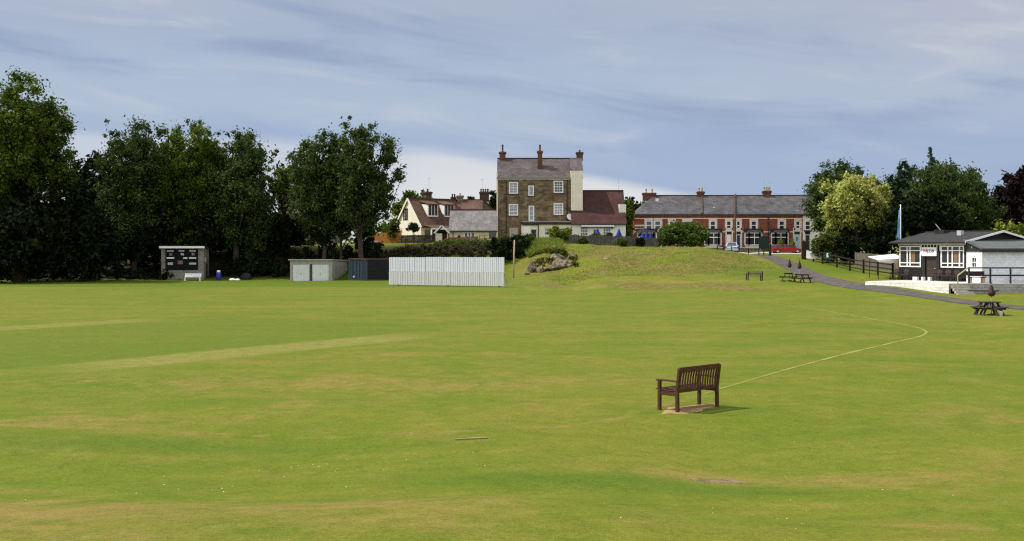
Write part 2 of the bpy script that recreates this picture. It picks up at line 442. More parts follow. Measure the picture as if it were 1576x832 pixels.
def heights(x, y):
    x, y = np.asarray(x, float), np.asarray(y, float)
    xi = np.clip(np.searchsorted(_xk, x) - 1, 0, len(_xk) - 2)
    t = np.clip((x - _xk[xi]) / (_xk[xi + 1] - _xk[xi]), 0, 1)
    t = t * t * (3 - 2 * t)
    yi = np.clip((y + 30) / 0.5, 0, len(_yf) - 1.001)
    y0 = yi.astype(int)
    f = yi - y0
    pa = _prof[xi, y0] * (1 - f) + _prof[xi, y0 + 1] * f
    pb = _prof[xi + 1, y0] * (1 - f) + _prof[xi + 1, y0 + 1] * f
    z = pa * (1 - t) + pb * t
    # the bank the camera stands on
    lipx = 20.5 + 1.2 * vnoise(x, y * 0, 6.0, 11)
    z = z + 1.3 * sstep(lipx - y, 0, 18.0)
    near = sstep(34 - y, 0, 14)
    z = z + near * (0.30 * vnoise(x, y, 4.2, 3) + 0.04 * vnoise(x, y, 1.7, 4))
    z = z + 0.10 * np.exp(-((x + 3.6) / 3.6) ** 2 - ((y - 11.8) / 1.9) ** 2) - 0.12 * np.exp(-((x - 0.3) / 2.5) ** 2 - ((y - 14.8) / 1.1) ** 2)
    z = z - 0.10 * np.exp(-((x - 3.0) / 1.6) ** 2 - ((y - 13.2) / 1.0) ** 2) + 0.03 * np.exp(-((x - 2.9) / 1.2) ** 2 - ((y - 14.8) / 0.8) ** 2)
    z = z + 0.02 * vnoise(x, y, 9.0, 6)
    bowl = sstep(y, 14, 26) * sstep(60 - y, 0, 16)
    z = z + bowl * (0.6 * sstep(x - (19.6 - 0.012 * (y - 52) ** 2 * sstep(52 - y, 0, 8)), 0, 9) + .10 * sstep(x, 4, 9) * vnoise(x, y, 5.0, 13))
    bank = sstep(x, -3, 8) * sstep(30 - x, 0, 5) * sstep(y, 96, 101) * sstep(139 - y, 0, 5)
    z = z + bank * (0.5 * vnoise(x, y, 4.6, 7) + 0.40 * vnoise(x, y, 1.9, 8))
    return z


def axis(segs):
    out = []
    for a, b, s in segs:
        out += list(np.arange(a, b, s))
    return np.array(sorted(set(np.round(out, 3))))


gx = axis([(-900, -160, 40), (-160, -70, 6), (-70, -32, 1.2), (-32, -9, 0.6), (-9, 9, 0.25), (9, 48, 0.5), (48, 120, 4), (120, 901, 40)])
gy = axis([(-30, 5, 1.0), (5, 32, 0.2), (32, 92, 0.6), (92, 142, 0.45), (142, 200, 1.2), (200, 300, 8), (300, 1201, 60)])
GX, GY = np.meshgrid(gx, gy)
GZ = heights(GX, GY)
nx, ny = len(gx), len(gy)


def gz(x, y):
    """height of the ground sheet itself (bilinear in its own grid)"""
    i = int(np.clip(np.searchsorted(gx, x) - 1, 0, nx - 2))
    j = int(np.clip(np.searchsorted(gy, y) - 1, 0, ny - 2))
    a = (x - gx[i]) / (gx[i + 1] - gx[i])
    b = (y - gy[j]) / (gy[j + 1] - gy[j])
    return float((GZ[j, i] * (1 - a) + GZ[j, i + 1] * a) * (1 - b) + (GZ[j + 1, i] * (1 - a) + GZ[j + 1, i + 1] * a) * b)


def G(x, y, dz=0.0):
    return Vector((x, y, gz(x, y) + dz))


me = bpy.data.meshes.new('ground')
vv = np.stack([GX.ravel(), GY.ravel(), GZ.ravel()], 1)
ii, jj = np.meshgrid(np.arange(nx - 1), np.arange(ny - 1))
q = (jj * nx + ii).ravel()
ff = np.stack([q, q + 1, q + 1 + nx, q + nx], 1)
me.vertices.add(len(vv))
me.vertices.foreach_set('co', vv.ravel())
me.loops.add(ff.size)
me.loops.foreach_set('vertex_index', ff.ravel())
me.polygons.add(len(ff))
me.polygons.foreach_set('loop_start', np.arange(len(ff)) * 4)
me.polygons.foreach_set('loop_total', np.full(len(ff), 4))
me.update()
me.validate()
# what grows where, plus painted step shade: dry turf, lush turf, bare or rank bank
x, y = GX, GY


def blob(cx, cy, rx, ry):
    return np.exp(-((x - cx) / rx) ** 2 - ((y - cy) / ry) ** 2)


dry = 0.5 * blob(-5.8, 13.2, 3.8, 1.7) + 0.3 * blob(-1.2, 13.4, 2.4, 1.0) + 0.36 * blob(-9.5, 23.2, 5, 1.2) + 0.3 * blob(4.1, 17.0, 2.0, .5) + .25 * blob(5, 12.2, 2.4, .7)
dry += 0.24 * sstep(14.2 + 3.0 * vnoise(x, y, 2.6, 61) - y, 0, 3.5) * sstep(3.5 - x, 0, 4) + .3 * blob(7, 17.5, 3, 1.6) + .25 * blob(10.5, 24, 3, 3) + .3 * blob(2.2, 17.5, 2.5, .7)
dry += 0.35 * blob(-9, 30, 9, 2) + 0.3 * blob(2, 31, 7, 1.6) + 0.25 * blob(-2, 26, 6, 1) + 0.22 * blob(17, 55, 4, 10) + 0.2 * blob(-4, 38, 9, 2)
dry += 0.4 * sstep(y, 97, 100) * sstep(104 - y, 0, 3) * sstep(x, -2, 6) * sstep(29 - x, 0, 5)
lush = 0.75 * blob(.6, 16.3, 2.6, 1.0) + 0.55 * blob(-5.5, 20.4, 6, .8) + 0.6 * blob(3.5, 15.6, 1.7, .7) + .3 * blob(6.5, 22, 3, 2.5) + .35 * blob(-5.3, 16.6, 2.2, .7) + 0.25 * blob(4.6, 24.2, 1.8, 1.0)
_px = np.array([(-30, 26.2), (-21, 23.6), (-10.5, 22.4), (-5, 21.7), (-1.1, 21.5), (1, 22.2), (2.26, 23.4), (3.4, 25.2), (4.75, 27.2)])
for k_ in range(len(_px) - 1):
    (ax_, ay_), (bx_, by_) = _px[k_], _px[k_ + 1]
    tt_ = np.clip(((x - ax_) * (bx_ - ax_) + (y - ay_) * (by_ - ay_)) / ((bx_ - ax_) ** 2 + (by_ - ay_) ** 2), 0, 1)
    dd_ = np.hypot(x - ax_ - tt_ * (bx_ - ax_), y - ay_ - tt_ * (by_ - ay_))
    dry += .5 * np.exp(-(dd_ / .14) ** 2)
rot = lambda px, py: ((px + 8.5) * .586 + (py - 40.5) * .81, (px + 8.5) * -.81 + (py - 40.5) * .586)
al, ac = rot(x, y)
lush += 0.4 * blob(2.6, 24.6, .8, .5) + 0.5 * blob(5.4, 24.9, .8, .5)
lush += 0.42 * sstep(al, -13, -9) * sstep(15 - al, 0, 4) * sstep(ac, 0.5, 2) * sstep(20 - ac, 0, 2)
lush += 0.6 * sstep(y, 105, 108) * sstep(133 - y, 0, 2) * sstep(2 - x, 0, 4)
lush += 0.5 * sstep(y, 100, 108) * sstep(122 - y, 0, 8) * sstep(x, 18, 22)
rank_shade = sstep(y, 107, 113) * sstep(137 - y, 0, 4) * sstep(x, -2, 5) * sstep(31 - x, 0, 7) * sstep(vnoise(x, y, 4.0, 21) + 0.6 * vnoise(x, y, 1.6, 22), -0.32, 0.2)
foot = np.interp(x, [-3, -1, 4, 10, 20, 26, 29], [116, 112.5, 103.5, 96.8, 92.0, 84, 80])
face = sstep(y - foot, 0, 1.2) * sstep(foot + 5.5 - y, 0, 2.0) * sstep(x, -3, 2) * sstep(25 - x, 0, 6)  # step face browned here to stand for the shading of its slope
rank_shade = np.maximum(rank_shade, face * (.95 + .9 * vnoise(x, y, 3.0, 31)))
rank_shade = np.clip(rank_shade * (0.85 + 0.5 * blob(12, 122, 6, 7)) + .8 * blob(3.2, 124.5, 2.5, 4), 0, 1)
soil = sstep(y - (131.5 + 0.09 * np.minimum(x + 30, 0)), 0, 2.5) * sstep(1 - x, 0, 3) * sstep(143 - y, 0, 5)
col = np.stack([np.clip(dry, 0, 1), np.clip(lush, 0, 1), np.clip(rank_shade, 0, 1), np.clip(soil, 0, 1)], -1).reshape(-1, 4)
at_ = me.color_attributes.new('turf', 'FLOAT_COLOR', 'POINT')
at_.data.foreach_set('color', col.astype(np.float32).ravel())

TURF = col.reshape(ny, nx, 4)

m, N = new_mat('turf')
pos = N.n('ShaderNodeTexCoord').outputs['Object']
att = N.n('ShaderNodeAttribute', attribute_name='turf')
sep = N.n('ShaderNodeSeparateColor', {0: att.outputs['Color']})
sx = N.n('ShaderNodeSeparateXYZ', {0: pos})
n_big = N.noise(pos, 0.055, 5.0, 0.6, 0.4)
n_mid = N.noise(pos, 0.32, 5.0, 0.65, 0.3)
n_small = N.noise(pos, 2.2, 5.0, 0.7)
n_fine = N.noise(pos, 14.0, 4.0, 0.75)
n_blade = N.noise(pos, 60.0, 2.0, 0.7)
vst = N.n('ShaderNodeMapping', {'Vector': pos, 'Rotation': (0, 0, R(8)), 'Scale': (0.05, 0.35, 1)}).outputs[0]
n_str = N.noise(vst, 1.0, 4.0, 0.6)
green = (0.080, 0.114, 0.007)
olive = (0.116, 0.123, 0.013)
tan = (0.172, 0.128, 0.036)
lushc = (0.060, 0.100, 0.007)
base = N.mix(N.ss(N.m('ADD', N.m('MULTIPLY', n_big, 0.5), N.m('MULTIPLY', n_mid, 0.5)), 0.38, 0.62), green, olive)
base = N.mix(N.m('MULTIPLY', N.ss(n_str, 0.45, 0.66), 0.32), base, (0.138, 0.130, 0.020))
base = N.mix(N.m('MULTIPLY', N.ss(n_str, 0.48, 0.30), 0.28), base, lushc)
n_pat = N.noise(pos, 0.9, 4.0, 0.65, 0.6)
base = N.mix(N.m('MULTIPLY', N.ss(n_pat, 0.52, 0.70), 0.45), base, (0.140, 0.128, 0.024))
base = N.mix(N.m('MULTIPLY', N.ss(n_pat, 0.47, 0.32), 0.45), base, lushc)
dryf = N.ss(N.m('ADD', sep.outputs[0], N.m('MULTIPLY', N.m('SUBTRACT', N.m('ADD', n_mid, N.m('ADD', N.m('MULTIPLY', n_pat, .8), N.m('MULTIPLY', n_small, .6))), 1.2), 1.1)), 0.08, 0.8)
dryn = N.m('MULTIPLY', N.ss(n_mid, 0.54, 0.76), 0.42)
base = N.mix(N.m('MAXIMUM', N.m('MULTIPLY', dryf, 0.85), dryn), base, tan)
lushf = N.ss(N.m('ADD', sep.outputs[1], N.m('MULTIPLY', N.m('SUBTRACT', n_mid, 0.5), 0.9)), 0.1, 0.75)
base = N.mix(N.m('MULTIPLY', lushf, 0.8), base, lushc)
# mown and rolled wicket strips
for (ox, oy, hl, hw, strength) in ((-8.9, 40.0, 8.2, 1.3, 0.6), (-23.6, 50.4, 8.6, 1.15, 0.5)):
    dx = N.m('SUBTRACT', sx.outputs[0], ox)
    dy = N.m('SUBTRACT', sx.outputs[1], oy)
    a_ = N.m('ABSOLUTE', N.m('ADD', N.m('MULTIPLY', dx, 0.586), N.m('MULTIPLY', dy, 0.81)))
    c_ = N.m('ABSOLUTE', N.m('ADD', N.m('MULTIPLY', dx, -0.81), N.m('MULTIPLY', dy, 0.586)))
    wob = N.m('MULTIPLY', N.m('SUBTRACT', n_small, 0.5), 0.7)
    ff_ = N.m('MULTIPLY', N.ss(N.m('ADD', a_, N.m('MULTIPLY', wob, 4.0)), hl + 1.6, hl - 2.6), N.ss(N.m('ADD', c_, wob), hw + 0.35, hw - 0.35))
    strip = N.mix(N.ss(n_small, 0.35, 0.65), (0.160, 0.150, 0.034), (0.195, 0.172, 0.055))
    base = N.mix(N.m('MULTIPLY', ff_, strength), base, strip)
# rank grass and bare earth on the bank, plus the step's painted shade
bankc = N.mix(N.ss(n_small, 0.38, 0.62), (0.060, 0.076, 0.009), (0.150, 0.102, 0.038))
base = N.mix(N.m('MULTIPLY', sep.outputs[2], N.ss(n_small, 0.2, 0.6)), base, bankc)
base = N.mix(att.outputs['Alpha'], base, N.mix(N.ss(n_small, 0.4, 0.6), (0.022, 0.016, 0.010), (0.016, 0.020, 0.007)))
# tufts: small light and dark flecks of the sward
fl = N.m('ADD', N.m('MULTIPLY', N.m('SUBTRACT', n_fine, 0.5), 1.1), N.m('MULTIPLY', N.m('SUBTRACT', n_blade, 0.5), 1.5))
fl = N.m('ADD', fl, N.m('MULTIPLY', N.m('SUBTRACT', n_small, 0.5), 0.6))
fm = N.m('ADD', 1.0, fl, clamp=False)
base = N.mix(1.0, base, N.n('ShaderNodeCombineXYZ', {0: fm, 1: fm, 2: fm}).outputs[0], 'MULTIPLY')
hgt = N.m('ADD', N.m('MULTIPLY', n_small, 2.0), N.m('ADD', n_fine, N.m('MULTIPLY', n_blade, 0.4)))
finish(N, base, 0.9, 0.08, hgt, 0.03, bstr=0.5)
mats['turf'] = m
ground = link_mesh('ground', me, m, None, True)
tag(ground, 'mown cricket field and grassy banks with dry and lush patches', None, None, 'structure')

BV = BVHTree.FromPolygons([tuple(p) for p in vv], [tuple(int(k) for k in f) for f in ff])


def drop(x, y):
    h = BV.ray_cast(Vector((x, y, 60)), Vector((0, 0, -1)))
    return h[0].z if h[0] is not None else gz(x, y)


# ------------------------------------------------------------------ sheets laid on the ground
def catmull(pts, n=10, closed=False):
    out = []
    P = [Vector(p).to_3d() for p in pts]
    L = len(P)
    rng = range(L if closed else L - 1)
    for i in rng:
        p0 = P[i - 1] if (closed or i > 0) else P[0]
        p1, p2 = P[i], P[(i + 1) % L]
        p3 = P[(i + 2) % L] if (closed or i + 2 < L) else P[-1]
        for k in range(n):
            t = k / n
            out.append(0.5 * ((2 * p1) + (p2 - p0) * t + (2 * p0 - 5 * p1 + 4 * p2 - p3) * t * t + (3 * p1 - p0 - 3 * p2 + p3) * t ** 3))
    if not closed:
        out.append(P[-1])
    return out


def ribbon(name, pts, width, mat, dz, cross=6, label=None, jitter=0.0, seed=1):
    rng = random.Random(seed)
    b = MB()
    vs, fs = [], []
    for i, p in enumerate(pts):
        d = (pts[min(i + 1, len(pts) - 1)] - pts[max(i - 1, 0)]).normalized()
        s = Vector((d.y, -d.x, 0))
        w = (width if not isinstance(width, list) else width[i]) * (1 + rng.uniform(-jitter, jitter))
        for k in range(cross + 1):
            c = p + s * w * (k / cross - 0.5)
            vs.append((c.x, c.y, drop(c.x, c.y) + dz))
    m_ = cross + 1
    for i in range(len(pts) - 1):
        for k in range(cross):
            fs.append((i * m_ + k, i * m_ + k + 1, (i + 1) * m_ + k + 1, (i + 1) * m_ + k))
    b.add(vs, fs)
    o = b.build(name, mat, smooth=True)
    return tag(o, label, None, None, 'structure')


track = catmull([(42, 40), (36, 52), (32.6, 62), (31.0, 70), (30.2, 78), (29.4, 84), (28.4, 90), (28.1, 97), (28.8, 108), (29.3, 118), (29.8, 128), (30.6, 138), (31.4, 150)], 24)
ribbon('track', track, 2.25, mats['tarmac'], 0.02, 10, 'narrow grey tarmac track climbing past the pavilion to the street', 0.03)
street = [Vector((x_, 152.2, 0)) for x_ in np.arange(-10, 75, 1.0)]
ribbon('street', street, 7.0, mats['street'], 0.03, 10, 'pale street in front of the brick terrace')

# the worn painted boundary line
m, N = new_mat('line paint on grass')
pos = N.n('ShaderNodeTexCoord').outputs['Object']
nz = N.m('ADD', N.m('MULTIPLY', N.noise(pos, 1.1, 3.0), 0.7), N.m('MULTIPLY', N.noise(pos, 9.0, 3.0, 0.7), 0.5))
wear = N.n('ShaderNodeSeparateXYZ', {0: pos})
far_ = N.m('MULTIPLY', N.ss(wear.outputs[1], 24.0, 40.0), N.ss(wear.outputs[1], 92.0, 60.0))
lc = N.mix(N.m('MULTIPLY', N.ss(nz, 0.42, 0.72), N.m('MULTIPLY_ADD', far_, 0.42, 0.10)), (0.125, 0.132, 0.016), (0.30, 0.285, 0.12))
finish(N, lc, 0.9, 0.1)
line = catmull([(4.75, 27.2), (5.5, 28.7), (7.97, 32.7), (11.6, 38.2), (14.9, 43.0), (17.1, 46.0), (18.4, 48.8), (19.0, 52), (18.9, 57), (18.5, 67.6), (16.2, 79), (12, 86), (5, 88.5), (-8, 91)], 30)
ribbon('boundary_line', line, 0.13, m, 0.006, 4, 'faint worn white boundary line curving round the field', 0.25)


def patch(name, cx, cy, rx, ry, rz, mat, label, seed, dz=0.012):
    rng = np.random.default_rng(seed)
    b = MB()
    n, rings = 40, 5
    ph = rng.uniform(0, 6.28, 5)
    vs, fs = [(cx, cy, drop(cx, cy) + dz)], []
    for r in range(1, rings + 1):
        for k in range(n):
            t = 2 * math.pi * k / n
            q_ = r / rings * (1 + 0.16 * math.sin(2 * t + ph[0]) + 0.13 * math.sin(3 * t + ph[1]) + 0.09 * math.sin(5 * t + ph[2]) + 0.08 * math.sin(9 * t + ph[3]) + 0.05 * math.sin(14 * t + ph[4]))
            a, c = rx * q_ * math.cos(t), ry * q_ * math.sin(t)
            xx = cx + a * math.cos(rz) - c * math.sin(rz)
            yy = cy + a * math.sin(rz) + c * math.cos(rz)
            vs.append((xx, yy, drop(xx, yy) + (dz if r < rings else -0.01)))
    for k in range(n):
        fs.append((0, 1 + k, 1 + (k + 1) % n))
    for r in range(rings - 1):
        for k in range(n):
            fs.append((1 + r * n + k, 1 + (r + 1) * n + k, 1 + (r + 1) * n + (k + 1) % n, 1 + r * n + (k + 1) % n))
    b.add(vs, fs)
    return tag(b.build(name, mat, smooth=True), label, None, None, 'structure')


# ------------------------------------------------------------------ sky, sun, camera
EXPO = 0.6
EV = 2 ** EXPO
w = bpy.data.worlds.new('World')
bpy.context.scene.world = w
w.use_nodes = True
N = NT(w.node_tree)
SE = R(54)
sun_dir = Vector((-math.cos(R(6)) * math.cos(SE), math.sin(R(6)) * math.cos(SE), math.sin(SE)))
d = N.n('ShaderNodeTexCoord').outputs['Generated']
sp = N.n('ShaderNodeSeparateXYZ', {0: d})
hx, hy, hz = sp.outputs[0], sp.outputs[1], sp.outputs[2]
hl = N.m('SQRT', N.m('ADD', N.m('MULTIPLY', hx, hx), N.m('MULTIPLY', hy, hy)))
v = N.m('DIVIDE', hz, N.m('MAXIMUM', hl, 0.02))
v = N.m('MINIMUM', N.m('MAXIMUM', v, -0.2), 3.0)
az = N.m('ARCTAN2', hx, hy)
sky = N.n('ShaderNodeTexSky', sky_type='NISHITA', sun_disc=False, sun_elevation=SE, sun_rotation=R(276), altitude=50.0, air_density=1.0, dust_density=1.5, ozone_density=1.0)
# streaky cloud layers, drawn out along the horizon and dipping slightly
tilt = N.m('ADD', v, N.m('MULTIPLY', az, 0.11))
vec1 = N.n('ShaderNodeCombineXYZ', {0: N.m('MULTIPLY', az, 2.2), 1: N.m('MULTIPLY', tilt, 15.0), 2: 0.3}).outputs[0]
vec2 = N.n('ShaderNodeCombineXYZ', {0: N.m('MULTIPLY', az, 5.0), 1: N.m('MULTIPLY', tilt, 26.0), 2: 1.7}).outputs[0]
s1 = N.noise(vec1, 1.0, 4.0, 0.5, 0.5)
s2 = N.noise(vec2, 1.0, 6.0, 0.6, 0.8)
vp = N.m('ADD', v, N.m('ADD', N.m('MULTIPLY', N.m('SUBTRACT', s1, 0.5), 0.12), N.m('MULTIPLY', N.m('SUBTRACT', s2, 0.5), 0.025)))


def lin(r, g, b):
    return tuple((((c / 255 + 0.055) / 1.055) ** 2.4) / EV for c in (r, g, b))


cloud = N.ramp(N.m('DIVIDE', vp, 0.4), [(0.0, lin(168, 188, 215)), (0.16, lin(152, 176, 212)), (0.235, lin(148, 172, 211)), (0.33, lin(167, 188, 214)), (0.42, lin(163, 183, 211)), (0.50, lin(162, 179, 206)), (0.62, lin(173, 184, 206)), (1.0, lin(185, 193, 209))])
pink = N.m('MULTIPLY', N.ss(az, 0.0, 0.45), N.ss(v, 0.06, 0.2))
cloud = N.mix(N.m('MULTIPLY', pink, 0.5), cloud, lin(190, 192, 208))
wisp = N.m('MULTIPLY', N.ss(N.m('ADD', N.m('MULTIPLY', s2, 0.6), N.m('MULTIPLY', s1, 0.4)), 0.50, 0.70), N.ss(v, 0.05, 0.12))
cloud = N.mix(N.m('MULTIPLY', wisp, 0.8), cloud, lin(205, 210, 218))
dark = N.m('MULTIPLY', N.ss(N.m('ADD', N.m('MULTIPLY', s1, .7), N.m('MULTIPLY', s2, .3)), 0.49, 0.33), 0.9)
cloud = N.mix(dark, cloud, lin(134, 155, 194))
# the bright clear band low down under the cloud edge
ve = N.m('ADD', N.m('MULTIPLY_ADD', N.ss(az, -0.10, 0.235), -0.046, 0.094), N.m('MULTIPLY', N.ss(az, 0.225, 0.30), -0.12))
ve = N.m('ADD', ve, N.m('MULTIPLY', N.ss(az, -0.10, -0.42), 0.006))
gap = N.ss(N.m('ADD', N.m('SUBTRACT', v, ve), N.m('MULTIPLY', N.m('ADD', N.m('SUBTRACT', s2, 0.5), N.m('SUBTRACT', s1, 0.5)), 0.03)), 0.007, -0.009)
gapc = N.mix(N.ss(v, 0.09, 0.03), lin(214, 219, 228), lin(228, 229, 229))
gapl = N.m('MULTIPLY_ADD', N.ss(az, -0.06, -0.16), -0.35, 1.0)
cloud = N.mix(N.m('MULTIPLY', gap, gapl), cloud, gapc)
# unseen cloud overhead and behind the viewer, brightened to light shaded walls
back = N.m('MAXIMUM', N.ss(hy, 0.25, -0.35), N.ss(v, 0.35, 1.0))
n3 = N.noise(d, 2.2, 5.0, 0.6, 0.4)
backc = N.mix(N.ss(n3, 0.35, 0.65), (0.52, 0.58, 0.70), (1.02, 1.0, 0.97))
cloud = N.mix(back, cloud, backc)
bg1 = N.n('ShaderNodeBackground', {'Color': sky.outputs[0], 'Strength': 0.06})
cloud = N.n('ShaderNodeHueSaturation', {'Saturation': 0.84, 'Value': 1.0, 'Color': cloud}).outputs[0]
bg2 = N.n('ShaderNodeBackground', {'Color': cloud, 'Strength': 1.0})
mx = N.n('ShaderNodeMixShader', {0: 0.93, 1: bg1.outputs[0], 2: bg2.outputs[0]})
N.n('ShaderNodeOutputWorld', {'Surface': mx.outputs[0]})

sl = bpy.data.lights.new('sun', 'SUN')
sl.energy = 3.9
sl.angle = R(0.8)
sl.color = (1.0, 0.95, 0.86)
so = bpy.data.objects.new('sun', sl)
so.rotation_euler = sun_dir.to_track_quat('Z', 'Y').to_euler()
so.location = (-40, 0, 60)
C.objects.link(so)

cd = bpy.data.cameras.new('camera')
cd.sensor_width = 36
cd.lens = 36 * FP / 1576
cd.shift_y = -32 / 1576
cd.clip_start = 0.1
cd.clip_end = 3000
cam = bpy.data.objects.new('camera', cd)
cam.location = (0, 0, HC)
cam.rotation_euler = (R(90), 0, 0)
C.objects.link(cam)
sc = bpy.context.scene
sc.camera = cam
sc.view_settings.view_transform = 'Standard'
sc.view_settings.look = 'None'
sc.view_settings.exposure = EXPO
sc.view_settings.gamma = 1.0
sc.cycles.max_bounces = 6
sc.cycles.diffuse_bounces = 3
sc.cycles.transmission_bounces = 3
sc.cycles.transparent_max_bounces = 6
sc.cycles.use_denoising = False
sc.cycles.pixel_filter_type = 'BLACKMAN_HARRIS'
sc.cycles.filter_width = 1.25
sc.cycles.sample_clamp_indirect = 4.0
# ------------------------------------------------------------------ building parts
def window(par, x, z, w, h, bars=(2, 2), y=0.06, frame='white', pane='glass', T=None, fw=0.07, name='window', bw=0.035, sash=False, extra=None):
    """window in an opening: x, z the lower left corner"""
    b = MB(T)
    b.box(x, x + fw, y, y + 0.07, z, z + h).box(x + w - fw, x + w, y, y + 0.07, z, z + h)
    b.box(x + fw, x + w - fw, y, y + 0.07, z, z + fw).box(x + fw, x + w - fw, y, y + 0.07, z + h - fw, z + h)
    iw, ih = w - 2 * fw, h - 2 * fw
    for k in range(1, bars[0]):
        xx = x + fw + iw * k / bars[0]
        b.box(xx - bw / 2, xx + bw / 2, y + 0.012, y + 0.058, z + fw, z + h - fw)
    for k in range(1, bars[1]):
        zz = z + fw + ih * k / bars[1]
        t = bw if not (sash and k == bars[1] // 2) else bw * 2
        b.box(x + fw, x + w - fw, y + 0.015, y + 0.055, zz - t / 2, zz + t / 2)
    o = b.build(name, mats[frame], par)
    p = MB(T)
    p.box(x + fw * .6, x + w - fw * .6, y + 0.03, y + 0.045, z + fw * .6, z + h - fw * .6)
    p.build('pane', mats[pane], o)
    return o


def surround(par, x, z, w, h, mat, t=0.16, lintel=0.3, sill=0.18, y=-0.03, T=None, own=None):
    b = MB(T)
    b.box(x - t, x + w + t, y, 0.02, z + h, z + h + lintel)
    b.box(x - t, x + w + t, y - 0.03, 0.02, z - sill, z)
    if t > 0.1:
        b.box(x - t, x, y, 0.02, z, z + h).box(x + w, x + w + t, y, 0.02, z, z + h)
    return b.build('surround', mats[mat], own or par)


def door(par, x, z, w, h, mat, y=0.08, glass=None, T=None, frame='white', fan=True):
    d = MB(T).box(x, x + w, y, y + 0.05, z, z + h).build('door', mats[mat], par)
    f = MB(T)
    f.box(x - 0.08, x, y - 0.02, y + 0.04, z, z + h + 0.08).box(x + w, x + w + 0.08, y - 0.02, y + 0.04, z, z + h + 0.08).box(x, x + w, y - 0.02, y + 0.04, z + h, z + h + 0.08)
    f.build('door_frame', mats[frame], d)
    if glass:
        gx0, gx1, gz0, gz1 = glass
        MB(T).box(x + gx0, x + gx1, y - 0.008, y + 0.01, z + gz0, z + gz1).build('pane', mats['glass'], d)
    MB(T).box(x + w - 0.16, x + w - 0.08, y - 0.06, y, z + 1.0, z + 1.06).build('handle', mats['steel'], d)
    return d


def chimney(par, x, y, z0, z1, w, d, mat='chimney_brick', pots=1, pot='terracotta', ph=0.6, corbel=True):
    b = MB()
    b.box(x - w / 2, x + w / 2, y - d / 2, y + d / 2, z0, z1 - 0.35)
    if corbel:
        b.box(x - w / 2 - .06, x + w / 2 + .06, y - d / 2 - .06, y + d / 2 + .06, z1 - .35, z1 - .22)
        b.box(x - w / 2 - .12, x + w / 2 + .12, y - d / 2 - .12, y + d / 2 + .12, z1 - .22, z1 - .08)
    b.box(x - w / 2 - .04, x + w / 2 + .04, y - d / 2 - .04, y + d / 2 + .04, z1 - .08 if corbel else z1 - .35, z1)
    c = b.build('chimney', mats[mat], par)
    for k in range(pots):
        px = x + (k - (pots - 1) / 2) * (w / max(pots, 1)) * 0.95
        MB().lathe([(.13, 0), (.16, .04), (.125, .1), (.115, ph * .8), (.15, ph * .85), (.14, ph)], 10, (px, y, z1)).build('chimney_pot', mats[pot], c, True)
    return c


def aerial(par, x, y, z, h=1.4, arm=0.9, tilt=0.0):
    b = MB()
    b.tube([(x, y, z), (x, y, z + h)], 0.022, 5)
    b.tube([(x - arm / 2, y, z + h - .1 - tilt), (x + arm / 2, y, z + h - .1 + tilt)], 0.014, 4)
    for k in range(5):
        t = -0.5 + k / 4
        b.tube([(x + arm * t, y - .25, z + h - .1 + 2 * tilt * t), (x + arm * t, y + .25, z + h - .1 + 2 * tilt * t)], 0.01, 4)
    return b.build('aerial', mats['steel'], par)


def pipe(par, x, z0, z1, y=-0.09, r=0.05, mat='black'):
    return MB().tube([(x, y, z0), (x, y, z1)], r, 7).build('drainpipe', mats[mat], par)


def roof(par, x0, x1, y0, y1, ze, zr, mat, over=0.25, side=0.12, t=0.14, hipl=0.0, hipr=0.0, name='roof', T=None):
    """two slopes with a ridge along x; hip = how far the ridge starts in from the end"""
    ym = (y0 + y1) / 2
    k = (zr - ze) / (ym - y0)
    a0, a1 = x0 - side, x1 + side
    zf = ze - over * k
    b = MB(T)
    b.slab([(a0, y0 - over, zf), (a1, y0 - over, zf), (a1 - hipr, ym, zr), (a0 + hipl, ym, zr)], t)
    b.slab([(a1, y1 + over, zf), (a0, y1 + over, zf), (a0 + hipl, ym, zr), (a1 - hipr, ym, zr)], t)
    for hip, a, sgn in ((hipl, a0, 1), (hipr, a1, -1)):
        if hip:
            tri = [Vector((a, y0 - over, zf)), Vector((a, y1 + over, zf)), Vector((a + sgn * hip, ym, zr))]
            b.prism(tri, (0, 0, 0), (0, 0, -t))
    o = b.build(name, mats[mat], par)
    MB(T).bar((a0 + hipl, ym, zr + .02), (a1 - hipr, ym, zr + .02), 0.26, 0.12).build('ridge_tiles', mats['soot_brick' if 'slate' in mat else mat], o)
    return o


def gutter(par, x0, x1, y, z, mat='black', T=None, w=0.1):
    return MB(T).box(x0, x1, y - w, y, z - 0.06, z + 0.06).build('gutter', mats[mat], par)


# ------------------------------------------------------------------ the stone pub
Y = 148.0
gp = 4.75
t = thing('stone_pub', 'tall three storey brown stone pub with white ground floor and red tiled wing', 'pub', (0, Y, gp))
zr = lambda py, yy=Y: Zp(py, yy) - gp
xl, xr = X(766, Y), X(878, Y)
# openings in the stone front
ws = []


def wx(p0, p1, q0, q1):
    return (X(p0, Y), X(p1, Y), zr(q1), zr(q0))


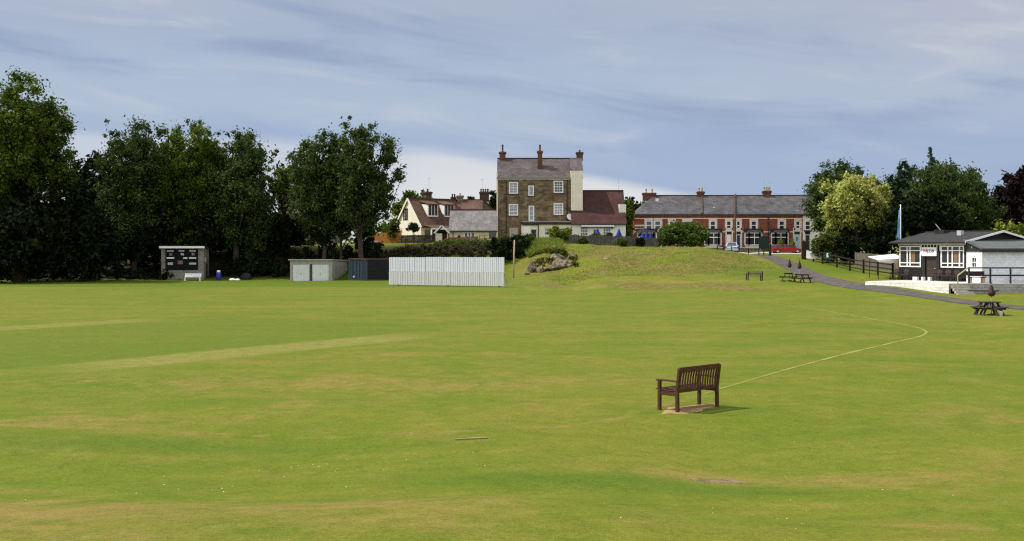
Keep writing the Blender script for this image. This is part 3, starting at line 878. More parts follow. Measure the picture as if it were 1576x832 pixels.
front = [wx(783.2, 797.5, 279.5, 297.8), wx(813, 821.8, 285, 301), wx(852, 867, 277.8, 296.5), wx(783, 797.5, 313.5, 331.5), wx(813.5, 822.3, 316, 340), wx(852, 867, 312, 330.5)]
gf = wx(784, 797, 350, 366)
ze = zr(272)
b = MB()
b.wall(xl, xr + 0.0, -0.6, ze, front + [gf], 0.0, 0.16)
b.shell(xl, X(896, Y), 0, 7.0, -0.6, ze, None)
for x_ in (xl, X(896, Y)):
    b.add([(x_, 0, ze), (x_, 7, ze), (x_, 3.5, zr(243.5, Y + 3.5))], [(0, 1, 2)])
b.build('wall', mats['stone'], t)
specs = [((2, 4), 'net_sky', True), ((1, 1), 'net_sky', False), ((3, 4), 'glass', True), ((2, 3), 'net_sky', True), ((1, 3), 'net_sky', False), ((3, 4), 'net_sky', True)]
for f, (bars, pane, sash) in zip(front, specs):
    wn = window(t, f[0], f[2], f[1] - f[0], f[3] - f[2], bars, 0.03, 'white', pane, fw=0.15, bw=.045, sash=sash)
    MB().box(f[0] - .1, f[1] + .1, -.07, .02, f[2] - .14, f[2] - .01).build('sill', mats['soot_brick'], wn)
wn = window(t, gf[0], gf[2], gf[1] - gf[0], gf[3] - gf[2], (2, 1), 0.05, 'pink_frame', 'net_sky', fw=0.2, bw=.12)
rf = roof(t, xl, X(896, Y), 0, 7.0, ze, zr(243.5, Y + 3.5), 'purple_slate', 0.2, 0.1, 0.14)
MB().box(xl - .1, xr, -0.14, 0.0, ze - .34, ze - .12).build('eaves_course', mats['band'], t)
gutter(t, xl - .12, xr, -0.16, ze - .2 + .16, 'concrete')
# white painted quoin line on the end
MB().box(xl - .16, xl + .02, -.02, .25, -.4, zr(266)).build('painted_corner', mats['cream'], t)
pipe(t, X(779.5, Y), 0, ze - .3)
pipe(t, X(873, Y), 2.5, ze - .3)
MB().box(X(775, Y), X(778, Y), -.04, 0, zr(307), zr(304)).build('vent', mats['soot_brick'], t)
# cream rendered tower at the end of the front
tx0, tx1 = X(878.5, Y), X(896.5, Y)
tw = MB().box(tx0, tx1, -0.35, 2.4, -.5, zr(262)).build('stair_tower', mats['cream'], t)
MB().slab([(tx0 - .05, -.4, zr(262) + .04), (tx1 + .05, -.4, zr(262) + .04), (tx1 + .05, 2.4, zr(257) + 1.4), (tx0 - .05, 2.4, zr(257) + 1.4)], .12).build('tower_roof', mats['purple_slate'], tw)
cp = chimney(t, X(773.5, Y + 3.5), 3.5, zr(252, Y + 3.5), zr(233.5, Y + 3.5), .82, .8, 'chimney_brick', 1, 'soot_brick', 1.0)
chimney(t, X(831, Y + 1.8), 1.8, zr(260, Y + 1.8), zr(232, Y + 1.8), .62, .7, 'chimney_brick', 1, 'soot_brick', .85)
chimney(t, X(892, Y + 3.5), 3.5, zr(247, Y + 3.5), zr(234, Y + 3.5), .85, .8, 'soot_brick', 1, 'soot_brick', .3)
# flat roofed white ground floor
ex0, ex1 = X(802.5, Y), X(881, Y)
h1 = zr(343.5, Y - 1.6)
dopen = (X(816.5, Y - 1.6), X(826.5, Y - 1.6), -.05, zr(353, Y - 1.6))
w1 = (X(837.5, Y - 1.6), X(849, Y - 1.6), .75, zr(350, Y - 1.6))
w2 = (X(857, Y - 1.6), X(871, Y - 1.6), .75, zr(350, Y - 1.6))
ex = MB().wall(ex0, ex1, -.5, h1, [dopen, w1, w2], -1.6, .14).shell(ex0, ex1, -1.6, -0.02, -.5, h1).build('bar_front', mats['cream'], t)
MB().box(ex0 - .1, ex1 + .1, -1.72, -.03, h1, h1 + .16).build('flat_roof', mats['felt'], ex)
MB().box(ex0 - .12, ex1 + .12, -1.76, -1.6, h1 - .16, h1 + .0).build('fascia', mats['dark_wood'], ex)
MB().box(ex0 + .1, ex1 - .1, -1.5, -.03, h1 + .16, h1 + .3).build('upstand', mats['concrete'], ex)
door(t, dopen[0] + .1, 0, dopen[1] - dopen[0] - .2, 2.0, 'black', -1.5, None)
MB().box(dopen[0] - .9, dopen[0] - .04, -1.64, -1.6, 0, 2.05).build('white_panel', mats['white'], ex)
MB().box(dopen[0] - 1.0, dopen[1] + .1, -1.75, -1.6, 2.15, 2.5).build('door_hood', mats['soot_brick'], ex)
for w_, pn in ((w1, 'net_sky'), (w2, 'net_sky')):
    window(t, w_[0], w_[2], w_[1] - w_[0], w_[3] - w_[2], (3, 2), -1.55, 'white', pn, fw=.09, bw=.06)
pipe(t, X(828.5, Y - 1.7), 0, h1, -1.7, .06)
# satellite dish and its bracket
dsh = MB(Matrix.Translation((X(876, Y), -.75, zr(334))) @ Matrix.Rotation(R(75), 4, 'X') @ Matrix.Rotation(R(20), 4, 'Y'))
dsh.lathe([(.02, 0), (.2, .03), (.36, .1), (.42, .16), (.40, .165), (.33, .12), (.02, .03)], 18)
dsh.build('satellite_dish', mats['white'], t, True)
# the tiled wing
Ya = 146.2
ax0, ax1 = X(880.5, Ya), X(963, Ya)
dy = Ya - Y
he = zr(341.5, Ya)
hrid = zr(293, Ya + 4)
aw1 = (X(893.5, Ya), X(905, Ya), .35, zr(348, Ya))
adr = (X(913, Ya), X(922, Ya), -.05, zr(352, Ya))
aw2 = (X(928.5, Ya), X(940, Ya), .55, zr(347.5, Ya))
wg = MB().wall(ax0, ax1, -.5, he, [aw1, adr, aw2], dy, .14).shell(ax0, ax1, dy, dy + 8, -.5, he, hrid).build('wing_wall', mats['white_render'], t)
for w_, pn in ((aw1, 'glass'), (aw2, 'glass')):
    window(t, w_[0], w_[2], w_[1] - w_[0], w_[3] - w_[2], (4, 4), dy + .05, 'white', pn, fw=.07, bw=.05)
door(t, adr[0] + .06, 0, adr[1] - adr[0] - .12, adr[3] - .12, 'dark_wood', dy + .08, (.1, .6, 1.2, 1.9))
roof(t, ax0, ax1, dy, dy + 8, he, hrid, 'red_tile', .25, .1, .14, name='wing_roof')
MB().box(ax0 + 1.2, X(945, Ya), dy - .45, dy - .02, he - .62, he - .42).build('awning_box', mats['white'], wg)
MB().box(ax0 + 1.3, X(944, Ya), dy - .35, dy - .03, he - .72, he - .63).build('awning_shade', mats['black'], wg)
gutter(t, ax0, ax1, dy - .26, he - .3, 'black')
lm = MB().box(X(942, Ya) - .1, X(942, Ya) + .1, dy - .25, dy, 1.7, 2.1).build('wall_lamp', mats['black'], wg)
MB().box(X(952, Ya + 2), X(962.5, Ya + 2), dy + 1.2, dy + 3.4, zr(329, Ya + 1.2), zr(314, Ya + 1.2)).build('dormer_box', mats['white_render'], wg)
aerial(t, X(952, Ya + 4), dy + 4, hrid, 1.6, .5)

# ------------------------------------------------------------------ the brick terrace
Y = 160.0
gt = 3.72
zt = lambda py, yy=Y: Zp(py, yy) - gt
EAVE, RIDGE, DEP = zt(328.5), zt(300.5, Y + 4.3), 8.6


def terrace_house(label, p0, p1, wall, upper, bays, doors, lower=(), chims=(), hipl=0.0, bands=True, wallmat='red_brick', rl=RIDGE):
    t = thing('terrace_house', label, 'house', (0, Y, gt), 0, 'row of terraced houses')
    x0, x1 = X(p0, Y) + .005, X(p1, Y) - .005
    hs = []
    up = []
    for (a, c, kind) in upper:
        h = (X(a, Y), X(c, Y), zt(354), zt(339 if kind != 'tall' else 337))
        hs.append(h)
        up.append(h)
    lo = [(X(a, Y), X(c, Y), .75, 2.35) for a, c in lower]
    dr = [(X(a, Y), X(c, Y), -.1, 2.75) for a, c, m_ in doors]
    MB().wall(x0, x1, -1.0, EAVE, hs + lo + dr, 0, .14).shell(x0, x1, 0, DEP, -1.0, EAVE, None if hipl else rl).build('wall', mats[wallmat], t)
    for h in up:
        wn = window(t, h[0], h[2], h[1] - h[0], h[3] - h[2], (1, 2), .04, 'white', 'glass', fw=.15, bw=.1)
        if wallmat == 'red_brick':
            surround(t, h[0], h[2], h[1] - h[0], h[3] - h[2], 'band', .17, .36, .2, own=wn)
        else:
            MB().box(h[0] - .12, h[1] + .12, -.1, .02, h[2] - .2, h[2]).build('sill', mats['black'], wn)
    for h in lo:
        wn = window(t, h[0], h[2], h[1] - h[0], h[3] - h[2], (2, 1), .04, 'white', 'glass', fw=.1)
        surround(t, h[0], h[2], h[1] - h[0], h[3] - h[2], 'band', .2, .35, .2, own=wn)
    for (a, c, m_), h in zip(doors, dr):
        dd = door(t, h[0] + .08, 0, h[1] - h[0] - .16, 2.05, m_, .08, (.2, h[1] - h[0] - .36, 1.2, 1.75) if m_ == 'pale_blue_door' else None)
        MB().box(h[0] + .04, h[1] - .04, .09, .11, 2.15, 2.72).build('fanlight', mats['glass'], dd)
        if wallmat == 'red_brick':
            b = MB().box(h[0] - .2, h[0], -.03, .02, 0, 3.1).box(h[1], h[1] + .2, -.03, .02, 0, 3.1).box(h[0], h[1], -.03, .02, 2.75, 3.1)
            b.build('door_surround', mats['band'], dd)
    for (a, c) in bays:
        b0, b1 = X(a, Y - .7), X(c, Y - .7)
        bay = MB()
        pl = [(b0, .0), (b0 + .45, -.7), (b1 - .45, -.7), (b1, .0)]
        bay.prism([(p_[0], p_[1], -.3) for p_ in pl], (0, 0, -.7), (0, 0, .85))
        o = bay.build('bay_window', mats['band' if wallmat == 'red_brick' else 'white_render'], t)
        fr = MB()
        gl = MB()
        segs = [(pl[0], pl[1], 1), (pl[1], pl[2], 2), (pl[2], pl[3], 1)]
        for p_, q_, k in segs:
            P_, Q_ = Vector((*p_, 0)), Vector((*q_, 0))
            for z_ in (.62, 1.72, 2.35):
                fr.bar(P_ + Vector((0, 0, z_)), Q_ + Vector((0, 0, z_)), .1, .12)
            for j in range(k + 1):
                c_ = P_.lerp(Q_, j / k)
                fr.bar(c_ + Vector((0, 0, .55)), c_ + Vector((0, 0, 2.42)), .17 if j in (0, k) else .09, None, (1, 0, 0))
            n_ = (Q_ - P_).cross(Vector((0, 0, 1))).normalized() * -.0
            gl.add([P_ + Vector((0, .03, .6)), Q_ + Vector((0, .03, .6)), Q_ + Vector((0, .03, 2.38)), P_ + Vector((0, .03, 2.38))], [(0, 1, 2, 3)])
        fr.build('frame', mats['white'], o)
        gl.build('pane', mats['glass'], o)
        br = MB()
        A = [(b0 - .25, -.02, 2.45), (b0 + .3, -.95, 2.45), (b1 - .3, -.95, 2.45), (b1 + .25, -.02, 2.45)]
        T_ = [(b0 - .1, -.02, 2.98), (b0 + .5, -.3, 2.98), (b1 - .5, -.3, 2.98), (b1 + .1, -.02, 2.98)]
        br.add(A + T_, [(3, 2, 1, 0), (4, 5, 6, 7), (0, 1, 5, 4), (1, 2, 6, 5), (2, 3, 7, 6), (3, 0, 4, 7)])
        br.build('bay_roof', mats['felt'], o)
    if bands and wallmat == 'red_brick':
        edges = sorted([(h[0] - .17, h[1] + .17) for h in up])
        cur = x0
        for zb, th in ((zt(355.6), .16), (zt(335.2), .12)):
            cur = x0
            for e0, e1 in edges + [(x1, x1)]:
                if e0 - cur > .05:
                    MB().box(cur, e0 - .004, -.022, .01, zb - th, zb).build('stone_band', mats['band'], t)
                cur = max(cur, e1 + .004)
    rf = roof(t, x0, x1, 0, DEP, EAVE, rl, 'slate', .3, -.003, .14, hipl)
    gutter(t, x0, x1, -.3, EAVE - .12, 'black')
    for (px, z_, wd, n, mt, pt) in chims:
        c = chimney(rf if False else t, X(px, Y + 4.3), 4.3, rl - .8, zt(z_, Y + 4.3), wd, .7, mt, n, pt, .62)
        c.parent = rf
    return t, rf


hA, rA = terrace_house('end terraced house with hipped slate roof and red brick banded in cream stone', 976, 1028, None,
                       [(993.5, 1004, ''), (1007, 1017.5, '')], [(982, 1011)], [(1018, 1025, 'blue_door')], (), [(999, 296.5, 1.9, 2, 'chimney_brick', 'buff_pot')], hipl=3.3)
# extra cream courses and painted sign strips on the end house
x0 = X(977, Y)
MB().box(x0, X(992, Y), -.03, .01, zt(348), zt(345.5)).box(x0, X(993, Y), -.03, .01, zt(352.3), zt(350.8)).build('cream_courses', mats['band'], hA)
MB().box(X(1009, Y + 2.5), X(1013.5, Y + 2.5), 2.35, 2.45, zt(309.6, Y + 2.4), zt(305, Y + 2.4)).build('skylight', mats['white'], rA)
aerial(hA, X(1003, Y + 4.3), 4.3, zt(296, Y + 4.3), 1.2, 1.3, .25)
hA2, rA2 = terrace_house('terraced house behind the big round bush', 1028, 1080, None, [(1029.5, 1038.5, ''), (1051.5, 1064, '')], [(1042, 1062)], [(1066, 1073, 'red_door')], (), [(1078.3, 294.5, 1.0, 2, 'chimney_brick', 'buff_pot')])
hB, rB = terrace_house('terraced house behind the silver car and beside the tall pole', 1080, 1131, None, [(1092.5, 1102, ''), (1117.5, 1126, '')], [(1086, 1111)], [(1118.5, 1126, 'white')], (), ())
hC, rC = terrace_house('terraced house with navy front door and a pipe down its brick', 1131, 1183.5, None, [(1133, 1140, ''), (1155.5, 1165, '')], [(1148, 1174)], [(1133.5, 1140, 'blue_door')], (), [(1180, 293.5, 1.15, 3, 'chimney_brick', 'buff_pot')])
pipe(hC, X(1182.5, Y), 0, EAVE - .3, -.1, .08, 'soot_brick')
aerial(hC, X(1176, Y + 4.3), 4.3, zt(293, Y + 4.3), 1.5, 1.6, .1)
aerial(hC, X(1186, Y + 4.3), 4.3, zt(293, Y + 4.3), 1.3, 1.2, -.1)
hD, rD = terrace_house('terraced house with pale blue front door behind the red car', 1183.5, 1235.5, None, [(1198.5, 1208, ''), (1224, 1232, '')], [(1189, 1215)], [(1222.5, 1231, 'pale_blue_door')], (), ())
hE, rE = terrace_house('white rendered terraced house with dark sills behind the yellow tree', 1235.5, 1292, None, [(1238.5, 1248, ''), (1262, 1272, '')], [], [(1239, 1247, 'dark_wood')], [(1262, 1274)], (), bands=False, wallmat='white_render')
for k, (pp, pq) in enumerate(((1131, rB), (1080, rA2))):
    MB().bar((X(pp, Y), -.2, EAVE + .06), (X(pp, Y + 4.3), 4.3, RIDGE + .06), .22, .14).build('party_coping', mats['soot_brick'], pq)
MB().box(X(1097, Y + 1.5), X(1099.5, Y + 1.5), 1.3, 1.38, zt(322, Y + 1.4), zt(318.5, Y + 1.4)).build('skylight', mats['white'], rB)

# ------------------------------------------------------------------ gabled cottage
gc = 4.75
cw = (X(648, 150), 150.0)
t = thing('gabled_cottage', 'cream cottage with steep brown tiled roof, two dormers and a bare gable', 'house', (cw[0], cw[1], gc), R(37))
# local x along the ridge, local y into the house; the gable is the face at x = 0
GW, LEN, EH = 6.6, 7.2, 2.35
AP = Zp(304.5, 152.5) - gc
b = MB()
b.wall(0, LEN, -.5, EH, [], 0).shell(0, LEN, 0, GW, -.5, EH, AP)
b.build('wall', mats['cream'], t)
Tg = Matrix.Rotation(R(-90), 4, 'Z')
wn = window(t, -4.65, 3.0, 1.25, 1.65, (2, 3), -.03, 'black', 'glass', T=Tg, fw=.12, bw=.06)
rf = roof(t, 0, LEN, 0, GW, EH, AP, 'brown_tile', .3, .12, .16)
b = MB()
b.bar((-.16, -.3, EH - .42), (-.16, GW / 2, AP - .1), .08, .28).bar((-.16, GW + .3, EH - .42), (-.16, GW / 2, AP - .1), .08, .28)
b.build('bargeboard', mats['cream'], rf)
chimney(t, 3.3, GW / 2 + .2, AP - .6, AP + 1.0, .95, .7, 'soot_brick', 1, 'soot_brick', .4)
aerial(t, 3.4, GW / 2, AP + 1.2, 1.8, .5)
sl_ = (AP - EH) / (GW / 2)
for x_ in (1.7, 4.4):
    y0 = .95
    z0 = EH + sl_ * y0 + .05
    zt_ = z0 + 1.75
    y1 = min((zt_ - EH) / sl_, GW / 2)
    dm = MB()
    dm.prism([(x_, y0, z0), (x_, y0, zt_), (x_, y1, zt_)], (0, 0, 0), (.06, 0, 0)).prism([(x_ + 1.7, y0, z0), (x_ + 1.7, y0, zt_), (x_ + 1.7, y1, zt_)], (-.06, 0, 0), (0, 0, 0))
    o = dm.build('dormer', mats['white_render'], t)
    MB().slab([(x_ - .12, y0 - .25, zt_ + .02), (x_ + 1.82, y0 - .25, zt_ + .02), (x_ + 1.82, y1 + .5, zt_ + .55), (x_ - .12, y1 + .5, zt_ + .55)], .12).build('dormer_roof', mats['brown_tile'], o)
    f = MB()
    for k in range(4):
        xx = x_ + .06 + k * 1.52 / 3
        f.box(xx, xx + .07, y0 - .04, y0 + .04, z0, zt_)
    f.box(x_ + .06, x_ + 1.65, y0 - .05, y0 + .04, z0, z0 + .16).box(x_ + .06, x_ + 1.65, y0 - .04, y0 + .04, zt_ - .1, zt_)
    f.build('frame', mats['white'], o)
    MB().box(x_ + .07, x_ + 1.63, y0 + .0, y0 + .02, z0 + .1, zt_ - .05).build('pane', mats['glass'], o)
# lean-to porch under the eave
b = MB().box(.4, 6.4, -2.0, -1.85, 1.65, 1.95)
for x_ in (.45, 3.3, 6.3):
    b.box(x_ - .07, x_ + .07, -2.0, -1.85, 0, 1.65)
lp = b.build('veranda', mats['white_render'], t)
MB().slab([(.2, -2.15, 1.98), (6.6, -2.15, 1.98), (6.6, -.02, 2.3), (.2, -.02, 2.3)], .08).build('veranda_roof', mats['brown_tile'], lp)
MB().box(.6, 6.2, -.05, -.01, .3, 1.6).build('pane', mats['glass'], lp)

# ------------------------------------------------------------------ low cream outbuilding
Yo = 146.0
go = 4.75
t = thing('low_cottage', 'low cream cottage with plain grey slate roof beside the pub', 'cottage', (0, Yo, go))
zo = lambda py, yy=Yo: Zp(py, yy) - go
x0, x1 = X(692.5, Yo), X(764.5, Yo)
eh, rh = zo(352.5), zo(322.5, Yo + 3)
wA = (X(714, Yo), X(731, Yo), zo(366), zo(356.5))
wB = (X(753, Yo), X(763.5, Yo), zo(367), zo(356))
dA = (X(703.5, Yo), X(709.5, Yo), -.05, zo(360.5))
MB().wall(x0, x1, -.5, eh, [wA, wB, dA], 0, .14).shell(x0, x1, 0, 6, -.5, eh, rh).build('wall', mats['yellow_cream'], t)
window(t, wA[0], wA[2], wA[1] - wA[0], wA[3] - wA[2], (3, 1), .03, 'white', 'glass', fw=.12, bw=.2)
window(t, wB[0], wB[2], wB[1] - wB[0], wB[3] - wB[2], (1, 1), .06, 'dark_wood', 'glass', fw=.05)
dd = door(t, dA[0] + .05, 0, dA[1] - dA[0] - .1, dA[3] - .12, 'dark_wood', .08)
roof(t, x0, x1, 0, 6, eh, rh, 'grey_slate', .3, .15, .14)
gutter(t, x0, x1, -.3, eh - .24, 'black')
pipe(t, X(697.5, Yo), 0, eh - .2)

# ------------------------------------------------------------------ roofs and houses further back
t = thing('brick_house', 'red brick gabled house peeping over the grey slate cottage roof', 'house', (0, 172, 4.8))
zb = lambda py, yy=172: Zp(py, yy) - 4.8
MB().wall(X(684, 172), X(742, 172), -.5, zb(330), [], 0).shell(X(684, 172), X(742, 172), 0, 7, -.5, zb(330), zb(306, 175.5)).build('wall', mats['red_brick'], t)
gb = MB().prism([(X(688, 171), -1.2, zb(332)), (X(712, 171), -1.2, zb(332)), (X(700, 171), -1.2, zb(309))], (0, 0, 0), (0, 3, 0)).build('gable', mats['red_brick'], t)
roof(t, X(684, 172), X(742, 172), 0, 7, zb(330), zb(307, 175.5), 'brown_tile', .3, .1, .14)
chimney(t, X(698, 175), 3, zb(312, 175), zb(303, 175), .75, .7, 'soot_brick', 2, 'soot_brick', .5)
chimney(t, X(708, 175), 3.4, zb(312, 175), zb(300.5, 175), 1.0, .8, 'far_stone', 1, 'buff_pot', .4)
t = thing('stone_house', 'stone house with tall grouped chimney stack behind the grey slate cottage', 'house', (0, 176, 4.8))
zb = lambda py, yy=176: Zp(py, yy) - 4.8
MB().prism([(X(726, 176), 0, -.5), (X(764, 176), 0, -.5), (X(764, 176), 0, zb(328)), (X(745, 176), 0, zb(306)), (X(726, 176), 0, zb(328))], (0, 0, 0), (0, 8, 0)).build('wall', mats['far_stone'], t)
b = MB()
b.slab([(X(724, 176), -.2, zb(329.5)), (X(745, 176), -.2, zb(305)), (X(745, 176), 8.2, zb(305)), (X(724, 176), 8.2, zb(329.5))], .15)
b.slab([(X(766, 176), -.2, zb(329.5)), (X(745, 176), -.2, zb(305)), (X(745, 176), 8.2, zb(305)), (X(766, 176), 8.2, zb(329.5))], .15)
b.build('roof', mats['purple_slate'], t)
chimney(t, X(745.5, 178), 2, zb(310, 178), zb(295, 178), 1.5, .9, 'soot_brick', 4, 'soot_brick', .5)
aerial(t, X(742, 178), 2, zb(292, 178), 1.8, .6)
# two houses glimpsed between the trees
t = thing('grey_house', 'tall grey house with white windows glimpsed between the trees', 'house', (0, 166, 4.6))
zb = lambda py, yy=166: Zp(py, yy) - 4.6
hs = [(X(a, 166), X(c, 166), zb(q1), zb(q0)) for a, c, q0, q1 in ((436, 446, 317, 327), (452.5, 464, 317.5, 327), (454, 468, 337, 353), (438, 446, 338, 350), (478, 490, 317, 328))]
MB().wall(X(428, 166), X(510, 166), -.5, zb(284), hs, 0).shell(X(428, 166), X(510, 166), 0, 8, -.5, zb(284)).build('wall', mats['far_stone'], t)
for h in hs:
    window(t, h[0], h[2], h[1] - h[0], h[3] - h[2], (2, 2), .03, 'white', 'glass', fw=.18, bw=.12)
roof(t, X(428, 166), X(510, 166), 0, 8, zb(284), zb(272, 170), 'slate', .3, .1, .14)
t = thing('slate_roofed_house', 'brick house with grey slate roof glimpsed beside the tallest tree', 'house', (0, 172, 4.4))
zb = lambda py, yy=172: Zp(py, yy) - 4.4
hs = [(X(136, 172), X(146, 172), zb(316), zb(307))]
MB().wall(X(112, 172), X(182, 172), -.5, zb(300), hs, 0).shell(X(112, 172), X(182, 172), 0, 8, -.5, zb(300), zb(277, 176)).build('wall', mats['red_brick'], t)
for h in hs:
    window(t, h[0], h[2], h[1] - h[0], h[3] - h[2], (2, 2), .03, 'white', 'net_sky', fw=.18, bw=.12)
roof(t, X(112, 172), X(182, 172), 0, 8, zb(300), zb(277, 176), 'grey_slate', .3, .1, .14)

# ------------------------------------------------------------------ cricket pavilion
P0 = Vector((37.1, 89.7, 1.03))
A60 = R(-60)
t = thing('cricket_pavilion', 'black and white timber cricket pavilion with low felt roof and large windows', 'pavilion', P0, A60)
u_of = lambda px: (lambda r: (89.7 * r - 37.1) / (.5 + .866 * r))((px - 788) / FP)
EZ, RZ = 3.3, 4.12
xa, xb = -6.85, 0.0
wl = (u_of(1384.5), u_of(1417.5), 1.12, 2.95)
wr = (u_of(1448), u_of(1484), 1.12, 2.95)
do = (u_of(1424.5), u_of(1441), 0, 2.1)
b = MB().wall(xa, xb, -.3, EZ, [wl, wr, do], 0, .12).shell(xa, xb, 0, 8.6, -.3, EZ, RZ)
b.build('wall', mats['black_timber'], t)
for w_, nb in ((wl, 3), (wr, 4)):
    x0, x1, z0, z1 = w_
    f = MB()
    fw = .105
    f.box(x0, x1, -.03, .06, z0, z0 + fw).box(x0, x1, -.03, .06, z1 - fw, z1).box(x0, x1, -.03, .06, z0 + .32, z0 + .32 + fw * .8).box(x0, x1, -.03, .06, z1 - .45, z1 - .45 + fw * .8)
    for k in range(nb + 1):
        xx = x0 + (x1 - x0 - fw) * ((0, .36, .5, 1)[k] if nb == 3 else (0, .3, .5, .82, 1)[k])
        f.box(xx, xx + fw, -.034, .064, z0 + fw, z1 - fw)
    o = f.build('window', mats['white'], t)
    MB().box(x0 + .02, x1 - .02, .02, .03, z0 + .02, z1 - .02).build('pane', mats['glass'], o)
    MB().box(x0 + (x1 - x0) * .55, x0 + (x1 - x0) * .72, .012, .018, z0 + .42, z1 - .5).build('curtain', mats['orange'], o)
MB().box(xa, xb, -.05, -.002, 3.02, 3.26).build('frieze', mats['yellow_cream'], t)
f = MB()
for k in range(7):
    xx = wl[1] + .05 + k * (wr[0] - wl[1] - .1) / 6
    f.box(xx - .035, xx + .035, -.06, -.004, 2.5, 3.02)
f.build('transom_bars', mats['white'], t)
dd = MB().box(do[0] + .04, do[1] - .04, .06, .11, 0, 2.06).build('door', mats['dark_wood'], t)
MB().box(do[1] - .18, do[1] - .1, .0, .06, 1.0, 1.08).build('handle', mats['steel'], dd)
b = MB().box(do[0] - .34, do[0] - .02, -.07, -.004, 0, 2.5).box(do[1] + .02, do[1] + .34, -.07, -.004, 0, 2.5)
b.build('door_posts', mats['black'], t)
sx0, sx1 = u_of(1420.5), u_of(1443)
sg = MB().box(sx0, sx1, -.16, -.08, 2.08, 2.82).build('sign_board', mats['white'], t)


def lettering(s, size, mat, par, loc, rot, name='lettering', ext=.006, align='LEFT'):
    cu = bpy.data.curves.new(name, 'FONT')
    cu.body = s
    cu.size = size
    cu.extrude = ext
    cu.offset = size * .02
    cu.align_x = align
    cu.resolution_u = 2
    cu.materials.append(mats[mat])
    tmp = bpy.data.objects.new(name, cu)
    C.objects.link(tmp)
    me_ = bpy.data.meshes.new_from_object(tmp.evaluated_get(bpy.context.evaluated_depsgraph_get()))
    bpy.data.objects.remove(tmp)
    bpy.data.curves.remove(cu)
    me_.name = name
    o = bpy.data.objects.new(name, me_)
    C.objects.link(o)
    o.parent = par
    o.location = loc
    o.rotation_euler = rot
    return o


wd = sx1 - sx0
lettering('W', .40, 'text_red', sg, (sx0 + .12, -.17, 2.38), (R(90), 0, 0))
lettering('ILSON', .36, 'text_dark', sg, (sx0 + .50, -.17, 2.38), (R(90), 0, 0)).scale = (max(.5, (wd - .62) / 1.15), 1, 1)
MB().box(wl[1] + .03, wl[1] + .25, -.12, -.01, 2.15, 2.5).build('wall_lamp', mats['white'], t)
# main roof with white barge boards over the end gable
rf = roof(t, xa - .55, xb + .2, 0, 8.6, EZ + .05, RZ + .05, 'felt', .55, .1, .12)
b = MB()
b.bar((xb + .34, -.55, EZ - .06), (xb + .34, 4.3, RZ + .03), .05, .16).bar((xb + .34, 9.15, EZ - .06), (xb + .34, 4.3, RZ + .03), .05, .16)
b.build('bargeboard', mats['white'], rf)
MB().box(-5.9, -4.9, 3.4, 4.9, RZ - .25, RZ + .22).build('roof_box', mats['felt'], rf)
MB().box(-2.85, -2.45, 2.5, 2.9, RZ - .4, RZ + .12).build('roof_vent', mats['steel'], rf)
MB().tube([(-5.2, 3.6, RZ), (-5.75, 3.4, RZ + .75)], .03, 6).build('stove_pipe', mats['steel'], rf)
# lean-to: built square to the world, so turned back by 60 degrees
Ti = Matrix.Rotation(R(60), 4, 'Z')
Yn = -3.1                                        # near wall relative to the corner
lw = MB(Ti @ Matrix.Translation((0, Yn, 0)))
lw.wall(.02, 9.5, -.3, 2.45, [], 0)
lw.build('lean_to_wall', mats['boards'], t)
Tl = Ti @ Matrix.Rotation(R(-90), 4, 'Z')        # its end wall, looking to -x
wo = (1.05, 1.95, 1.15, 2.05)
MB(Tl).wall(0.02, 3.1, -.3, 2.45, [wo], 0, .1).build('end_wall', mats['boards'], t)
wn = window(t, wo[0], wo[2], .9, .9, (2, 2), .02, 'white', 'glass', T=Tl, fw=.08, bw=.06)
MB(Tl).prism([(0.02, .0, 2.46), (3.35, .0, 2.46), (3.35, .0, 2.72), (0.02, .0, 3.42)], (0, -.06, 0), (0, .05, 0)).build('end_gable', mats['black'], t)
MB(Ti).box(-.03, .05, Yn - .015, Yn + .1, -.3, 2.45).build('corner_board', mats['cream'], t)
MB(Ti).add([(-.22, -3.45, 2.72), (9.6, -3.45, 2.72), (7.75, 4.35, 3.52), (-.22, .15, 3.45), (-.22, -3.45, 2.62), (9.6, -3.45, 2.62), (7.75, 4.35, 3.42), (-.22, .15, 3.35)],
           [(0, 1, 2, 3), (7, 6, 5, 4), (0, 4, 5, 1), (1, 5, 6, 2), (2, 6, 7, 3), (3, 7, 4, 0)]).build('lean_to_roof', mats['green_felt'], t)
MB(Ti).box(-.2, 9.5, -3.42, -3.12, 2.42, 2.61).build('fascia', mats['black'], t)
lettering('19', .22, 'text_grey', t, Tl @ Vector((1.15, -.075, 2.72)), Tl.to_euler(), 'lettering').rotation_euler = (Tl @ Matrix.Rotation(R(90), 4, 'X')).to_euler()
MB(Ti).box(5.2, 5.4, Yn - .1, Yn, .95, 1.1).build('wall_tap', mats['black'], t)

# ------------------------------------------------------------------ the raised terrace in front of it
Qx, Qy, dz = 33.85, 85.1, 1.03
t = thing('raised_terrace', 'raised block walled terrace with one white painted wall under the pavilion', 'terrace', (Qx, Qy, 0))
e = Vector((-.707, .707)) * 6.9
poly = [(0, 0), (16, 0), (16, 12), (3, 12), (e.x + .6, e.y + 1.2), (e.x, e.y)]
MB().prism([(p[0], p[1], -.6) for p in poly], (0, 0, 0), (0, 0, dz + .6 - .07)).build('block_wall', mats['block'], t)
MB().prism([(p[0] + .0, p[1], dz - .068) for p in poly], (0, 0, 0), (0, 0, .068)).build('paving', mats['paving'], t)
dn = Vector((-.707, -.707)) * .06
MB().prism([(0, 0, -.5), (e.x, e.y, -.5), (e.x + dn.x, e.y + dn.y, -.5), (dn.x - .0, dn.y - .06, -.5)], (0, 0, 0), (0, 0, .5 + dz + .012)).build('painted_wall', mats['white_block'], t)
b = MB()
